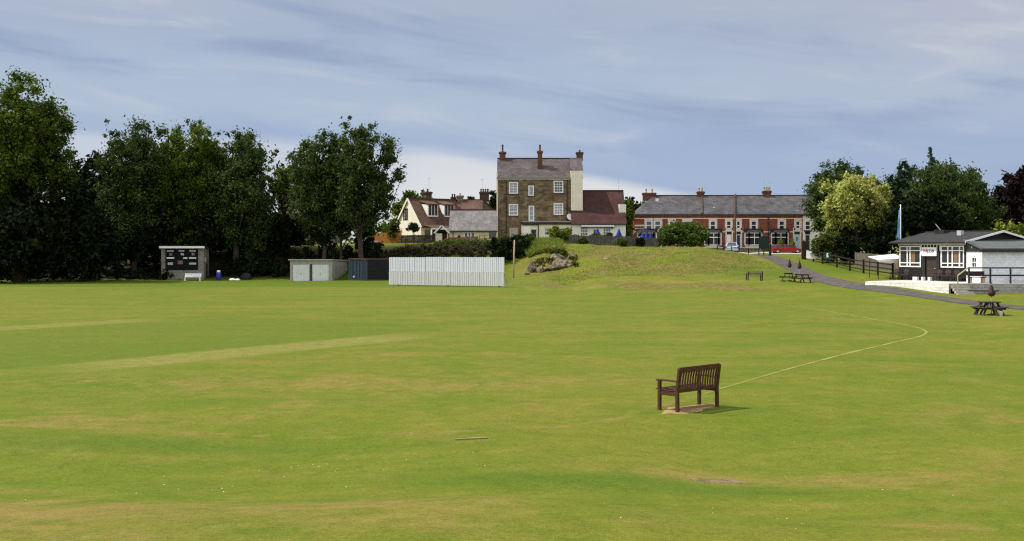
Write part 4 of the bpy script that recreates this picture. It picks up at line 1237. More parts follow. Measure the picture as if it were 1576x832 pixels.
for k in range(4):
    b.box(.15, 1.5, -.35 * (4 - k), -.002, -.4, .26 + k * .19)
b.build('steps', mats['concrete'], t)
b = MB()
for px in (1491, 1524, 1555, 1590, 1625):
    x_ = X(px, 85.3) - Qx
    b.box(x_ - .055, x_ + .055, .12, .23, dz, dz + 1.14)
rl = b.build('railing', mats['black'], t)
x0, x1 = X(1489, 85.3) - Qx, X(1630, 85.3) - Qx
MB().box(x0, x1, .1, .25, dz + 1.145, dz + 1.25).box(x0, x1, .135, .215, dz + .55, dz + .68).build('rail', mats['black'], rl)
MB().bar((x0 + .02, .17, dz + 1.2), (X(1474, 84.2) - Qx, -.9, dz + .62), .07).bar((X(1474, 84.2) - Qx, -.9, dz + .6), (X(1474, 84.2) - Qx, -.9, .1), .07).build('handrail', mats['pale_post'], rl)
# ------------------------------------------------------------------ the memorial bench in front
bx, by = 4.155, 24.545
ba = R(42.2)
f2 = Vector((-math.sin(ba), math.cos(ba)))
o_ = Vector((bx, by)) + f2 * 0.26
bz = min(gz(bx + dx, by + dy) for dx in (-.6, .6) for dy in (-.4, .5))
t = thing('park_bench', 'red brown wooden slatted bench standing alone on a bare earth patch by the boundary line', 'bench', (o_.x, o_.y, gz(o_.x, o_.y) - 0.0), ba)
L = 1.48
BW = mats['bench_wood']
for sx_ in (-1, 1):
    xx = sx_ * (L / 2 - .035)
    MB().bar((xx, -.255, -.06), (xx, -.245, .46), .075, .07, (0, 1, 0)).bar((xx, -.245, .455), (xx, -.315, .965), .075, .065, (0, 1, 0)).build('leg', BW, t, bevel=.008)
    MB().bar((xx, .255, -.06), (xx, .255, .655), .07, .07, (0, 1, 0)).build('leg', BW, t, bevel=.008)
    b = MB()
    b.prism([(xx - .042, -.27, .655), (xx - .042, .05, .66), (xx - .042, .33, .652), (xx - .042, .335, .685), (xx - .042, .05, .70), (xx - .042, -.27, .69)], (0, 0, 0), (.084, 0, 0))
    b.build('armrest', BW, t, bevel=.008)
    MB().box(xx - .022, xx + .022, -.23, .23, .345, .425).build('side_rail', BW, t, bevel=.004)
b = MB()
for k in range(6):
    y_ = -.19 + k * .092
    b.box(-L / 2 + .01, L / 2 - .01, y_, y_ + .072, .425 + .012 * abs(k - 2), .45 + .012 * abs(k - 2))
b.build('seat', BW, t)
MB().box(-L / 2 + .07, L / 2 - .07, .235, .27, .35, .43).build('front_rail', BW, t, bevel=.004)
MB().bar((-L / 2 + .03, -.305, .925), (L / 2 - .03, -.305, .925), .045, .12).build('top_rail', BW, t, bevel=.006)
MB().bar((-L / 2 + .03, -.248, .465), (L / 2 - .03, -.248, .465), .045, .09).build('bottom_rail', BW, t, bevel=.006)
b = MB()


def slat(x_, w_):
    pts = [(x_, -.25, .50), (x_, -.254, .62), (x_, -.272, .76), (x_, -.303, .875)]
    for p_, q_ in zip(pts[:-1], pts[1:]):
        b.bar(p_, q_, w_, .018, (0, 1, 0))


n = 15
for k in range(n):
    if k == n // 2:
        continue
    if k == n // 2 + 1:
        b.build('back_slats', BW, t)
        b = MB()
    slat(-L / 2 + .115 + k * (L - .23) / (n - 1), .046)
b.build('back_slats', BW, t)
b = MB()
slat(0, .065)
b.build('centre_stile', BW, t)
bev = patch('bare_earth_patch', bx + f2.x * .18 - .02, by + f2.y * .18, 1.02, .40, ba, mats['earth'], 'bare tan earth worn under the wooden bench', 3, .014)

patch('stony_patch', 3.22, 17.0, .42, .26, R(8), mats['stony'], 'bare stony patch in the near turf', 8, .01)
rng = np.random.default_rng(4)
b = MB()
for k in range(34):
    a, r_ = rng.uniform(0, 6.28), math.sqrt(rng.uniform(0, 1))
    xx, yy, s_ = 3.22 + .46 * r_ * math.cos(a), 17.0 + .30 * r_ * math.sin(a), rng.uniform(.006, .013)
    zz = gz(xx, yy) + .008
    b.lathe([(.2 * s_, -.6 * s_), (s_, -.2 * s_), (.8 * s_, .45 * s_), (.2 * s_, .6 * s_)], 6, (xx, yy, zz))
tag(b.build('pebbles', mats['stones'], None, True), 'pale pebbles scattered over the bare stony patch', 'pebbles', None, 'stuff')

px_, py_ = X(725, 20.6), 20.6
t = tag(MB().prism([(-.30, -.03, -.03), (-.1, -.05, -.03), (.3, -.04, -.03), (.31, .035, -.03), (.05, .05, -.03), (-.29, .03, -.03)], (0, 0, 0), (0, 0, .036)).build('plank', mats['plank'], None, bevel=.006), 'short bleached wooden plank lying flat in the near grass', 'plank')
t.location = G(px_, py_, .02)
t.rotation_euler = (0, R(-2), R(5))

# ------------------------------------------------------------------ sight screen
sl0 = Vector((X(598.5, 111.5), 111.5, 0))
sa = R(-24)
Ls = 12.85
t = thing('sight_screen', 'long white slatted sight screen standing at the far edge of the field', 'sight screen', (sl0.x, sl0.y, gz(sl0.x + 5, sl0.y - 3)), sa)
zt0, zm, zb0 = 2.87, 1.45, .10


def battens(x0, x1, z0, z1, y):
    b = MB()
    n_ = int(round((x1 - x0) / .2))
    w_ = (x1 - x0) / n_
    rr = random.Random(int(x0 * 10 + z0 * 7))
    for k in range(n_):
        y_ = y + rr.uniform(-.012, .012)
        tt = rr.uniform(-.012, .012)
        a, c = x0 + k * w_ + .008, x0 + (k + 1) * w_ - .008
        b.add([(a, y_, z0), (c, y_, z0), (c, y_ + tt, z1), (a, y_ + tt, z1), (a, y_ + .03, z0), (c, y_ + .03, z0), (c, y_ + .03 + tt, z1), (a, y_ + .03 + tt, z1),
               ((a + c) / 2, y_ - .02, z0), ((a + c) / 2, y_ - .02 + tt, z1)], [(0, 8, 9, 3), (8, 1, 2, 9), (5, 4, 7, 6), (1, 5, 6, 2), (4, 0, 3, 7), (3, 9, 2, 6, 7), (0, 4, 5, 1, 8)])
    return b


for x0, x1 in ((0, Ls * .325), (Ls * .325 + .03, Ls)):
    battens(x0, x1, zb0, zm, -.0).build('lower_panel', mats['screen_low'], t)
    battens(x0, x1, zm + .012, zt0 + (.03 if x0 else 0), .045).build('upper_panel', mats['screen'], t)
b = MB()
for z_ in (.35, 1.45, 2.6):
    b.box(.05, Ls - .05, .09, .17, z_ - .05, z_ + .05)
fr = b.build('frame', mats['steel'], t)
for k in range(6):
    x_ = .4 + k * (Ls - .8) / 5
    MB().bar((x_, .2, 2.4), (x_, 1.7, .1), .07).bar((x_, .2, .12), (x_, 1.75, .12), .08).build('leg', mats['steel'], t)
for x_ in (.8, Ls / 2, Ls - .8):
    MB(Matrix.Translation((x_, .6, .13)) @ Matrix.Rotation(R(90), 4, 'X')).lathe([(.05, -.05), (.15, -.045), (.16, 0), (.15, .045), (.05, .05)], 14).build('wheel', mats['tyre'], t)

# ------------------------------------------------------------------ scoreboard hut, its bench and what lies beside it
Ys = 130.5
t = thing('scoreboard_hut', 'small grey block scoreboard hut with a black number board on its front', 'scoreboard', (X(248, Ys), Ys, gz(X(280, Ys), Ys) - .05), R(4))
W_ = X(312.5, Ys) - X(248, Ys)
hh = Zp(382, Ys) - t.location.z
bz0, bz1 = Zp(415.5, Ys) - t.location.z, Zp(382.5, Ys) - t.location.z
b0, b1 = X(254.3, Ys) - X(248, Ys), X(304, Ys) - X(248, Ys)
MB().wall(0, W_, -.3, hh, [(b0, b1, bz0, bz1 - .02)], 0, .12).shell(0, W_, 0, 3.0, -.3, hh).build('wall', mats['hut_block'], t)
rf = MB().slab([(-.12, -.35, hh + .24), (W_ + .2, -.35, hh + .24), (W_ + .2, 3.2, hh + .02), (-.12, 3.2, hh + .02)], .12).build('roof', mats['felt'], t)
MB().box(-.14, W_ + .16, -.42, -.35, hh + .02, hh + .27).build('fascia', mats['white'], rf)
bd = MB().box(b0 + .01, b1 - .01, .03, .09, bz0 + .01, bz1 - .03).build('number_board', mats['board_black'], t)
bw_ = b1 - b0
bh_ = bz1 - bz0
sxp = lambda px: b0 + (px - 230) / 1572 * 0 + (px - 228) / (685 - 228) * bw_
szp = lambda py: bz1 - (py - 205) / (512 - 205) * bh_
for (p0, p1, q0, q1, mt) in ((250, 345, 226, 248, 'text_grey'), (412, 492, 224, 246, 'text_grey'), (562, 652, 224, 246, 'text_grey'), (246, 350, 328, 347, 'white'), (476, 534, 330, 347, 'white'), (556, 656, 328, 347, 'white'),
                             (262, 334, 402, 436, 'steel'), (560, 656, 404, 432, 'steel'), (400, 472, 376, 426, 'orange')):
    MB().box(sxp(p0), sxp(p1), .012, .03, szp(q1), szp(q0)).build('name_plate' if mt != 'orange' else 'number_plate', mats[mt], bd)
for s_, p0, q1 in (('21', 284, 300), ('90', 440, 300), ('22', 590, 296)):
    lettering(s_, .38, 'canvas' if s_ == '90' else 'text_grey', bd, (sxp(p0), .02, szp(q1)), (R(90), 0, 0), 'numerals')
lm = MB().box(W_ + .01, W_ + .12, .5, .7, hh - 1.6, hh - 1.1).build('wall_lamp', mats['steel'], t)
sd = MB().box(W_ + .005, W_ + .05, 1.1, 2.0, 0, 2.0).build('door', mats['dark_wood'], t)

xb_, yb_ = X(296.5, 128.3), 128.3
t = thing('white_bench', 'white slatted bench in front of the scoreboard hut', 'bench', G(xb_, yb_), R(3))
for sx_ in (-.85, .85):
    MB().box(sx_ - .05, sx_ + .05, -.22, -.12, -.05, .42).build('leg', mats['white'], t)
    MB().bar((sx_, .2, -.05), (sx_, .3, .86), .09, .07, (0, 1, 0)).build('leg', mats['white'], t)
b = MB()
for k in range(4):
    b.box(-.95, .95, -.24 + k * .12, -.14 + k * .12, .42, .46)
b.build('seat', mats['white'], t)
b = MB()
for k in range(3):
    b.box(-.95, .95, .22 + k * .02, .25 + k * .02, .5 + k * .13, .6 + k * .13)
b.build('backrest', mats['white'], t)

xb_, yb_ = X(336.5, 130), 130
t = thing('plastic_barrel', 'blue plastic barrel with a white top beside the scoreboard hut', 'barrel', G(xb_, yb_))
MB().lathe([(.24, 0), (.27, .05), (.30, .3), (.31, .5), (.30, .7), (.27, .88), (.2, .93)], 16).build('drum', mats['blue_plastic'], t, True)
MB().lathe([(.2, .93), (.22, .95), (.2, 1.12), (.1, 1.18)], 12).build('lid', mats['white'], t, True)
for k, (px, s_, lab) in enumerate(((357.5, .26, 'small white sack on the grass nearer the blue barrel'), (365.5, .22, 'small white sack on the grass nearer the dark tarpaulin heap'))):
    b = MB().lathe([(.3, 0), (1.0, .1), (1.05, .4), (.7, .8), (.25, .95)], 10)
    o = tag(b.build('sack', mats['canvas'], None, True), lab, 'sack')
    o.location = G(X(px, 129), 129)
    o.scale = (s_ * 1.5, s_, s_ * 1.1)
b = MB().lathe([(.9, -.1), (1.0, .1), (.85, .5), (.5, .85), (.1, .95)], 14)
o = tag(b.build('tarpaulin_heap', mats['tarp'], None, True), 'low dark tarpaulin covered heap under the trees', 'heap')
o.location = G(X(379, 131.5), 131.5)
o.scale = (.75, .6, .85)

# ------------------------------------------------------------------ garage and container
Yg = 127.5
t = thing('double_garage', 'low concrete garage with two pale steel doors', 'garage', (X(446.5, Yg), Yg, gz(X(480, Yg), Yg) - .05), R(-8))
W_, hg, dg_ = 5.05, 2.42, 6.4
d1, d2 = (.28, 2.28, -.02, 1.98), (2.62, 4.62, -.02, 1.98)
MB().wall(0, W_, -.3, hg, [d1, d2], 0, .14).shell(0, W_, 0, dg_, -.3, hg).build('wall', mats['concrete'], t)
for d_ in (d1, d2):
    o = MB().box(d_[0] + .02, d_[1] - .02, .07, .11, 0, 1.97).build('garage_door', mats['garage_door'], t)
    b = MB()
    for k in range(7):
        x_ = d_[0] + .12 + k * .29
        b.box(x_, x_ + .02, .055, .07, .05, 1.93)
    b.build('door_ribs', mats['garage_door'], o)
    MB().box((d_[0] + d_[1]) / 2 - .08, (d_[0] + d_[1]) / 2 + .08, .03, .055, .85, .95).build('handle', mats['steel'], o)
MB().slab([(-.15, -.2, hg + .14), (W_ + .15, -.2, hg + .14), (W_ + .15, dg_ + .1, hg - .02), (-.15, dg_ + .1, hg - .02)], .14).build('roof', mats['concrete'], t)
MB().box(W_ / 2 - .1, W_ / 2 + .1, -.04, 0, 0, 2.0).build('pillar', mats['dark_wood'], t)

Yk = 126.5
ca = R(-30)
t = thing('storage_container', 'dark navy steel storage container with rusty roof rim behind the sight screen', 'container', (X(536.5, Yk), Yk, gz(X(550, Yk), Yk) - .02), ca)
Wc, Lc, Hc = 2.7, 6.1, 2.5


def corrug(p0, p1, z0, z1, n_, dep, nrm):
    b = MB()
    p0, p1 = Vector(p0), Vector(p1)
    nrm = Vector(nrm) * dep
    prof = []
    for k in range(n_):
        for fr_, dd_ in ((0, 0), (.35, 0), (.5, 1), (.85, 1)):
            prof.append(p0.lerp(p1, (k + fr_) / n_) + nrm * dd_)
    prof.append(p1)
    m_ = len(prof)
    b.add([Vector((p.x, p.y, z0)) for p in prof] + [Vector((p.x, p.y, z1)) for p in prof], [(k, k + 1, m_ + k + 1, m_ + k) for k in range(m_ - 1)])
    return b


corrug((0, 0, 0), (Wc, 0, 0), .12, Hc - .1, 6, .05, (0, 1, 0)).build('door', mats['navy'], t)
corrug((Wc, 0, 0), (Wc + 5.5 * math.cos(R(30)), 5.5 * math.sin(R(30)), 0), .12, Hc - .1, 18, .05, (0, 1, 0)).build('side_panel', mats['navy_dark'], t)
ex_, ey_ = Wc + 5.5 * math.cos(R(30)), 5.5 * math.sin(R(30))
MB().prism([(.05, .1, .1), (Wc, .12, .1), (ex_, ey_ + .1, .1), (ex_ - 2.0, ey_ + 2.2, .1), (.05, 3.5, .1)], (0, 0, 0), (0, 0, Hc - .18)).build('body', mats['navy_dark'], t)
MB().box(-.02, Wc, -.03, .08, Hc - .1, Hc + .02).bar((Wc, .03, Hc - .04), (ex_, ey_ + .03, Hc - .04), .1, .12).build('roof_rim', mats['rust'], t)
MB().box(-.02, Wc, -.03, .08, 0, .12).bar((Wc, .03, .06), (ex_, ey_ + .03, .06), .1, .12).build('floor_rim', mats['navy'], t)
b = MB()
for x_ in (.5, 1.15, 1.55, 2.2):
    b.tube([(x_, -.04, .15), (x_, -.04, Hc - .15)], .022, 6)
b.build('lock_bars', mats['navy'], t)
MB(Matrix.Translation((.8, -.05, .42)) @ Matrix.Rotation(R(90), 4, 'X')).lathe([(.12, 0), (.12, .02)], 14).build('round_badge', mats['steel'], t)


# ------------------------------------------------------------------ fences, posts and walls
def board_fence(name, label, cat, pts, h, mat, bw=.14, gap=.012, post=True, rails=True, wob=.03, seed=1, base=-.25, gapfrac=0.0):
    rr = random.Random(seed)
    P = [Vector((p[0], p[1], 0)) for p in pts]
    t = thing(name, label, cat, (P[0].x, P[0].y, gz(P[0].x, P[0].y)))
    off = Vector((P[0].x, P[0].y, t.location.z))
    b, pb, rb = MB(), [], MB()
    for A, B in zip(P[:-1], P[1:]):
        D = (B - A)
        n_ = max(2, int(D.length / (bw + gap + gapfrac)))
        dd_ = D.normalized()
        for k in range(n_):
            c = A + D * ((k + .5) / n_)
            z = gz(c.x, c.y)
            hh_ = h + rr.uniform(-wob, wob)
            p_ = c - off
            s_ = dd_ * bw / 2
            nn = Vector((dd_.y, -dd_.x, 0)) * .011
            b.prism([p_ - s_ - nn + Vector((0, 0, z)), p_ + s_ - nn + Vector((0, 0, z)), p_ + s_ + nn + Vector((0, 0, z)), p_ - s_ + nn + Vector((0, 0, z))], (0, 0, base), (0, 0, hh_))
        m_ = max(1, int(D.length / 2.2))
        back = Vector((-dd_.y, dd_.x, 0)) * .06
        for k in range(m_ + 1):
            c = A + D * (k / m_) + back
            pb.append((c.x - off.x, c.y - off.y, gz(c.x, c.y) - off.z))
        for fz in (.25, .8):
            for k in range(m_):
                c0, c1 = A + D * (k / m_) + back * .7, A + D * ((k + 1) / m_) + back * .7
                rb.bar((c0.x - off.x, c0.y - off.y, gz(c0.x, c0.y) - off.z + h * fz), (c1.x - off.x, c1.y - off.y, gz(c1.x, c1.y) - off.z + h * fz), .05, .09)
    b.build('boards', mats[mat], t)
    if post:
        for p_ in pb:
            MB().box(p_[0] - .05, p_[0] + .05, p_[1] - .05, p_[1] + .05, p_[2] + base, p_[2] + h + .06).build('post', mats[mat], t)
    if rails:
        rb.build('rails', mats[mat], t)
    return t


def rail_fence(name, label, cat, pts, h, mat, rails=(.45, .95), pw=.11, rw=.05, rh=.09, extra=.1):
    P = [Vector((p[0], p[1], gz(p[0], p[1]))) for p in pts]
    t = thing(name, label, cat, P[0])
    for p in P:
        q_ = p - P[0]
        MB().box(q_.x - pw / 2, q_.x + pw / 2, q_.y - pw / 2, q_.y + pw / 2, q_.z - .3, q_.z + h + extra).build('post', mats[mat], t)
    for fz in rails:
        for a, c in zip(P[:-1], P[1:]):
            MB().bar(a - P[0] + Vector((0, 0, h * fz)), c - P[0] + Vector((0, 0, h * fz)), rw, rh).build('rail', mats[mat], t)
    return t


board_fence('board_fence', 'tan close boarded fence between the yellow tree and the pavilion', 'fence', [(X(1316, 113), 113), (X(1350, 110.5), 110.5), (X(1400, 107), 107)], 1.55, 'fence_wood', .15, .012, seed=3)
board_fence('terrace_fence', 'low weathered grey boards along the top of the bank before the pub', 'fence', [(X(868, 137.5), 137.5), (X(930, 137.5), 137.5), (X(975, 137.8), 137.8), (X(1012, 138.5), 138.5)], 1.22, 'low_fence', .2, .01, wob=.1, seed=4)
board_fence('garden_fence', 'orange brown wooden fence beside the cream gable', 'fence', [(X(572, 147), 147), (X(617, 145), 145)], 1.15 + .25, 'orange_fence', .15, .01, seed=5)
board_fence('dark_fence', 'dark brown wooden fence in front of the gabled cottage', 'fence', [(X(617, 144.6), 144.6), (X(671, 143.6), 143.6)], 1.05, 'dark_wood', .15, .01, seed=6)
board_fence('red_picket_fence', 'red stained fence in front of the low cream cottage', 'fence', [(X(688, 141.5), 141.5), (X(735, 141.5), 141.5)], .82, 'red_fence', .12, .03, seed=7)
rail_fence('orange_gate', 'short orange wooden rail gate beside the red stained fence', 'gate', [(X(738, 141.5), 141.5), (X(746, 141.5), 141.5), (X(753, 141.5), 141.5)], .9, 'orange_fence', (.2, .55, .95), .1)
# roadside fences
fr_ = [(X(1240, 124), 124), (X(1252, 120.5), 120.5), (X(1266, 117), 117), (X(1288, 113), 113), (X(1308, 109), 109), (X(1329, 105.5), 105.5), (X(1351, 102), 102), (X(1374, 98.5), 98.5)]
rail_fence('trackside_fence', 'long dark post and rail fence beside the tarmac track', 'fence', fr_, 1.25, 'black_timber', (.3, .6, .92), .15, .06, .11)
fl_ = [(X(1104, 140), 140), (X(1126, 138), 138), (X(1152, 135), 135), (X(1168, 133), 133), (X(1184, 131), 131)]
rail_fence('bank_rail_fence', 'low dark rail fence sloping down the bank towards the gate post', 'fence', fl_, .75, 'black_timber', (.3, .9), .1, .05, .08, .05)
MBp = MB().box(-.13, .13, -.13, .13, -.4, 1.35).add([(-.13, -.13, 1.35), (.13, -.13, 1.35), (.13, .13, 1.35), (-.13, .13, 1.35), (0, 0, 1.5)], [(0, 1, 4), (1, 2, 4), (2, 3, 4), (3, 0, 4)])
o = tag(MBp.build('gate_post', mats['black'], None), 'black wooden gate post under the dark green board', 'post')
o.location = G(X(1185.3, 130), 130)
MBp = MB().box(-.2, .2, -.2, .2, -.4, 2.05).add([(-.2, -.2, 2.05), (.2, -.2, 2.05), (.2, .2, 2.05), (-.2, .2, 2.05), (0, 0, 2.2)], [(0, 1, 4), (1, 2, 4), (2, 3, 4), (3, 0, 4)])
o = tag(MBp.build('gate_post', mats['dark_wood'], None), 'thick dark brown gate post beside the white banner', 'post')
o.location = G(X(1236.5, 124.5), 124.5)
t = thing('notice_board', 'dark green notice board on a post by the track entrance', 'notice board', G(X(1175.5, 133), 133))
MB().box(-.06, .06, -.05, .05, -.3, 1.2).build('post', mats['green_board'], t)
MB().prism([(-.62, 0, .78), (.62, 0, .78), (.62, 0, 2.15), (.4, 0, 2.3), (-.4, 0, 2.3), (-.62, 0, 2.15)], (0, -.09, 0), (0, -.04, 0)).build('panel', mats['green_board'], t)
t = thing('banner', 'white banner with grey writing tied to the trackside fence', 'banner', (X(1250.5, 120), 119.7, gz(X(1250.5, 120), 120)), R(-20))
MB().add([(-.75, -.07, .42), (-.25, -.1, .36), (.3, -.1, .35), (.78, -.07, .40), (.75, -.07, 1.22), (.3, -.09, 1.14), (-.25, -.09, 1.15), (-.72, -.07, 1.26)] + [(-.75, -.06, .42), (-.25, -.09, .36), (.3, -.09, .35), (.78, -.06, .40), (.75, -.06, 1.22), (.3, -.08, 1.14), (-.25, -.08, 1.15), (-.72, -.06, 1.26)],
         [(0, 1, 6, 7), (1, 2, 5, 6), (2, 3, 4, 5), (15, 14, 9, 8), (14, 13, 10, 9), (13, 12, 11, 10)]).build('sheet', mats['canvas'], t)
b = MB().box(-.42, .36, -.125, -.105, .86, .95).box(-.3, .3, -.125, -.105, .68, .76).box(-.2, .3, -.125, -.105, .54, .59)
b.build('print', mats['text_grey'], t)
t = thing('green_sign', 'small dark green sign with a pale mark on the fence by the bush', 'sign', (X(1272.5, 116), 115.6, gz(X(1272.5, 116), 116)), R(-15))
MB().box(-.3, .3, -.06, -.03, .55, 1.35).build('panel', mats['sign_green'], t)
MB().lathe([(.1, 0), (.12, .1), (.1, .4), (.05, .45)], 10, (-.02, -.07, .75)).build('mark', mats['garage_door'], t)

# utility poles
t = thing('utility_pole', 'tall dark brown wooden pole standing before the brick terrace', 'pole', G(X(1131.5, 154), 154))
hp = Zp(298, 154) - t.location.z
MB().tube([(0, 0, -.4), (0, 0, hp * .5), (.02, 0, hp)], [.15, .13, .10], 10).build('shaft', mats['pole_wood'], t, True)
MB().box(-.25, .25, -.16, -.1, hp - .5, hp - .38).build('crossarm', mats['pole_wood'], t)
t = tag(MB().tube([(0, 0, -.4), (.03, 0, 2.0), (.09, 0, 4.15)], [.09, .08, .07], 9).build('wooden_post', mats['pale_post'], None, True), 'pale leaning wooden post before the dark hedge', 'post')
t.location = G(X(790.5, 121), 121)
# flagpole
t = thing('flagpole', 'white flagpole behind the pavilion with a limp flag', 'flagpole', G(X(1386, 101), 101))
hp = Zp(317, 101) - t.location.z
MB().tube([(0, 0, -.3), (0, 0, hp)], [.06, .04], 9).build('pole', mats['white'], t, True)
MB().lathe([(.02, 0), (.07, .05), (.07, .1), (.02, .15)], 9, (0, 0, hp)).build('finial', mats['white'], t, True)
fx = MB()
nu, nv = 7, 14
vs = []
for j in range(nv + 1):
    for i in range(nu + 1):
        a, c = i / nu, j / nv
        wdt = .10 + .26 * c ** 1.1
        vs.append((-wdt * a - .04, .12 * math.sin(a * 9 + c * 3) * a, hp - .1 - 2.9 * c - .35 * a * (1 - c)))
fx.add(vs, [(j * (nu + 1) + i, j * (nu + 1) + i + 1, (j + 1) * (nu + 1) + i + 1, (j + 1) * (nu + 1) + i) for j in range(nv) for i in range(nu)])
o = tag(fx.build('flag', mats['flag'], None, True), 'limp blue and pale flag hanging from the white flagpole', 'flag')
o.location = t.location
o.modifiers.new('thick', 'SOLIDIFY').thickness = .01
# white canopy
Yc = 97.5
t = thing('white_canopy', 'sloping white canvas canopy on thin posts beside the pavilion', 'canopy', (X(1345, Yc), Yc, gz(X(1365, Yc), Yc)))
zc = t.location.z
x1 = X(1386, Yc) - X(1345, Yc)
zA, zB = Zp(396.5, Yc) - zc, Zp(392.5, Yc) - zc
MB().slab([(0, -.9, zA - .15), (x1, -.9, zB - .25), (x1, 1.6, zB + .1), (0, 1.6, zA + .1)], .03).build('canvas', mats['canvas'], t)
MB().add([(0, -.9, zA - .18), (x1, -.9, zB - .28), (x1, -.92, zB - .45), (x1 * .55, -.92, zA - .46), (0, -.92, zA - .32)], [(0, 1, 2, 3, 4)]).build('valance', mats['canvas'], t)
for x_, y_ in ((.1, -.85), (x1 - .15, -.85), (.1, 1.5), (x1 - .15, 1.5)):
    MB().tube([(x_, y_, -.2), (x_, y_, zA - .2)], .035, 7).build('post', mats['dark_wood'], t)

# ------------------------------------------------------------------ picnic tables and parasols
def picnic_table(label, loc, rz, group=None, L=1.7, wood='dark_wood'):
    t = thing('picnic_table', label, 'picnic table', loc, rz, group)
    M_ = mats[wood]
    b = MB()
    for k in range(5):
        b.box(-L / 2, L / 2, -.36 + k * .148, -.36 + k * .148 + .13, .70, .74)
    b.build('tabletop', M_, t)
    for s_ in (-1, 1):
        MB().box(-L / 2, L / 2, s_ * .68 - .12, s_ * .68 + .12, .40, .44).build('seat', M_, t)
    for x_ in (-L / 2 + .3, L / 2 - .3):
        b = MB().bar((x_, -.62, -.03), (x_, -.24, .70), .06, .1, (1, 0, 0)).bar((x_, .62, -.03), (x_, .24, .70), .06, .1, (1, 0, 0))
        b.bar((x_ + .06, -.78, .36), (x_ + .06, .78, .36), .05, .09).bar((x_ + .06, -.36, .66), (x_ + .06, .36, .66), .05, .08)
        b.build('leg', M_, t)
    return t


def parasol(label, loc, h, mat, w=.2, z0=1.15, group=None):
    t = thing('closed_parasol', label, 'parasol', loc, 0, group)
    MB().tube([(0, 0, 0), (0, 0, h)], .024, 8).build('pole', mats['pale_post'], t)
    vs, fs = [], []
    n_ = 16
    prof = [(.5, z0), (.95, z0 + .1), (1.0, z0 + .25), (.72, z0 + (h - z0) * .45), (.45, z0 + (h - z0) * .7), (.14, h - .03)]
    for r_, z_ in prof:
        for k in range(n_):
            a = 2 * math.pi * k / n_
            rr = w * r_ * (1 + .22 * (1 if k % 2 else -1))
            vs.append((rr * math.cos(a), rr * math.sin(a), z_))
    for i in range(len(prof) - 1):
        for k in range(n_):
            fs.append((i * n_ + k, i * n_ + (k + 1) % n_, (i + 1) * n_ + (k + 1) % n_, (i + 1) * n_ + k))
    MB().add(vs, fs).build('canopy', mats[mat], t, True)
    MB().lathe([(.02, 0), (.035, .03), (.01, .1)], 8, (0, 0, h)).build('finial', mats['dark_wood'], t)
    MB().lathe([(.22, -.02), (.22, .06), (.05, .1)], 12).build('base', mats['black'], t)
    return t


ya, xa_ = 98.0, X(1213.5, 98)
picnic_table('dark picnic table on the bank nearer the slatted wooden bench', (xa_, ya, gz(xa_, ya)), R(75), 'pair of picnic tables on the bank', 1.5)
yb, xb2 = 97.0, X(1234.5, 97)
picnic_table('dark picnic table on the bank nearer the tarmac track', (xb2, yb, gz(xb2, yb)), R(115), 'pair of picnic tables on the bank', 1.5)
parasol('closed maroon parasol over the picnic table nearer the slatted wooden bench', (X(1215.2, ya), ya, gz(xa_, ya)), 2.0, 'maroon', .15, 1.2)
parasol('closed maroon parasol over the picnic table nearer the tarmac track', (X(1230.5, yb), yb, gz(xb2, yb)), 2.0, 'maroon', .15, 1.2)
# round table by the track
yr, xr_ = 61.2, X(1522.5, 61.2)
t = thing('round_picnic_table', 'round dark picnic table with attached seats at the edge of the track', 'picnic table', (xr_, yr, gz(xr_, yr)))
M_ = mats['dark_wood']
top = MB()
for k in range(8):
    y0 = -.58 + k * .146
    hw = math.sqrt(max(.02, .6 ** 2 - (y0 + .065) ** 2)) if abs(y0 + .065) < .6 else .2
    top.box(-hw, hw, y0, y0 + .13, .71, .75)
top.build('tabletop', M_, t)
for k in range(4):
    Tm = Matrix.Rotation(R(90 * k + 28), 4, 'Z')
    MB(Tm).box(-.42, .42, -.95, -.7, .42, .46).build('seat', M_, t)
    MB(Tm).bar((-.25, -.8, -.03), (-.22, -.36, .71), .06, .1, (1, 0, 0)).bar((.25, -.8, -.03), (.22, -.36, .71), .06, .1, (1, 0, 0)).bar((-.25, -.88, .37), (-.25, .1, .37), .05, .09).bar((.25, -.88, .37), (.25, .1, .37), .05, .09).build('leg', M_, t)
parasol('closed maroon parasol standing in the round picnic table', (X(1526, yr), yr, gz(xr_, yr)), 1.72, 'maroon', .17, 1.05)
t = thing('white_bucket', 'small white bucket on the grass under the round picnic table', 'bucket', G(X(1540.5, 60.4), 60.4))
MB().lathe([(.09, 0), (.12, .24), (.13, .25), (.12, .26), (.1, .25)], 12).build('pail', mats['white'], t, True)
MB().tube([(-.12, 0, .24), (-.08, 0, .34), (0, 0, .38), (.08, 0, .34), (.12, 0, .24)], .006, 5).build('handle', mats['steel'], t)

# weathered wooden seat on the slope
ys, xs_ = 99.5, X(1161, 99.5)
t = thing('slatted_bench', 'weathered wooden seat alone on the slope below the bank', 'bench', (xs_, ys, gz(xs_, ys)), R(185))
for s_ in (-1, 1):
    x_ = s_ * .66
    MB().bar((x_, -.26, -.08), (x_, -.24, .64), .08, .08, (0, 1, 0)).build('leg', mats['dark_wood'], t)
    MB().bar((x_, .24, -.08), (x_, .3, .86), .08, .08, (0, 1, 0)).build('leg', mats['dark_wood'], t)
    MB().box(x_ - .05, x_ + .05, -.3, .32, .62, .67).build('armrest', mats['dark_wood'], t)
    MB().box(x_ - .03, x_ + .03, -.24, .26, .3, .38).box(x_ - .03, x_ + .03, -.24, .26, .02, .09).build('side_rail', mats['dark_wood'], t)
b = MB()
for k in range(4):
    b.box(-.66, .66, -.26 + k * .125, -.16 + k * .125, .4, .44)
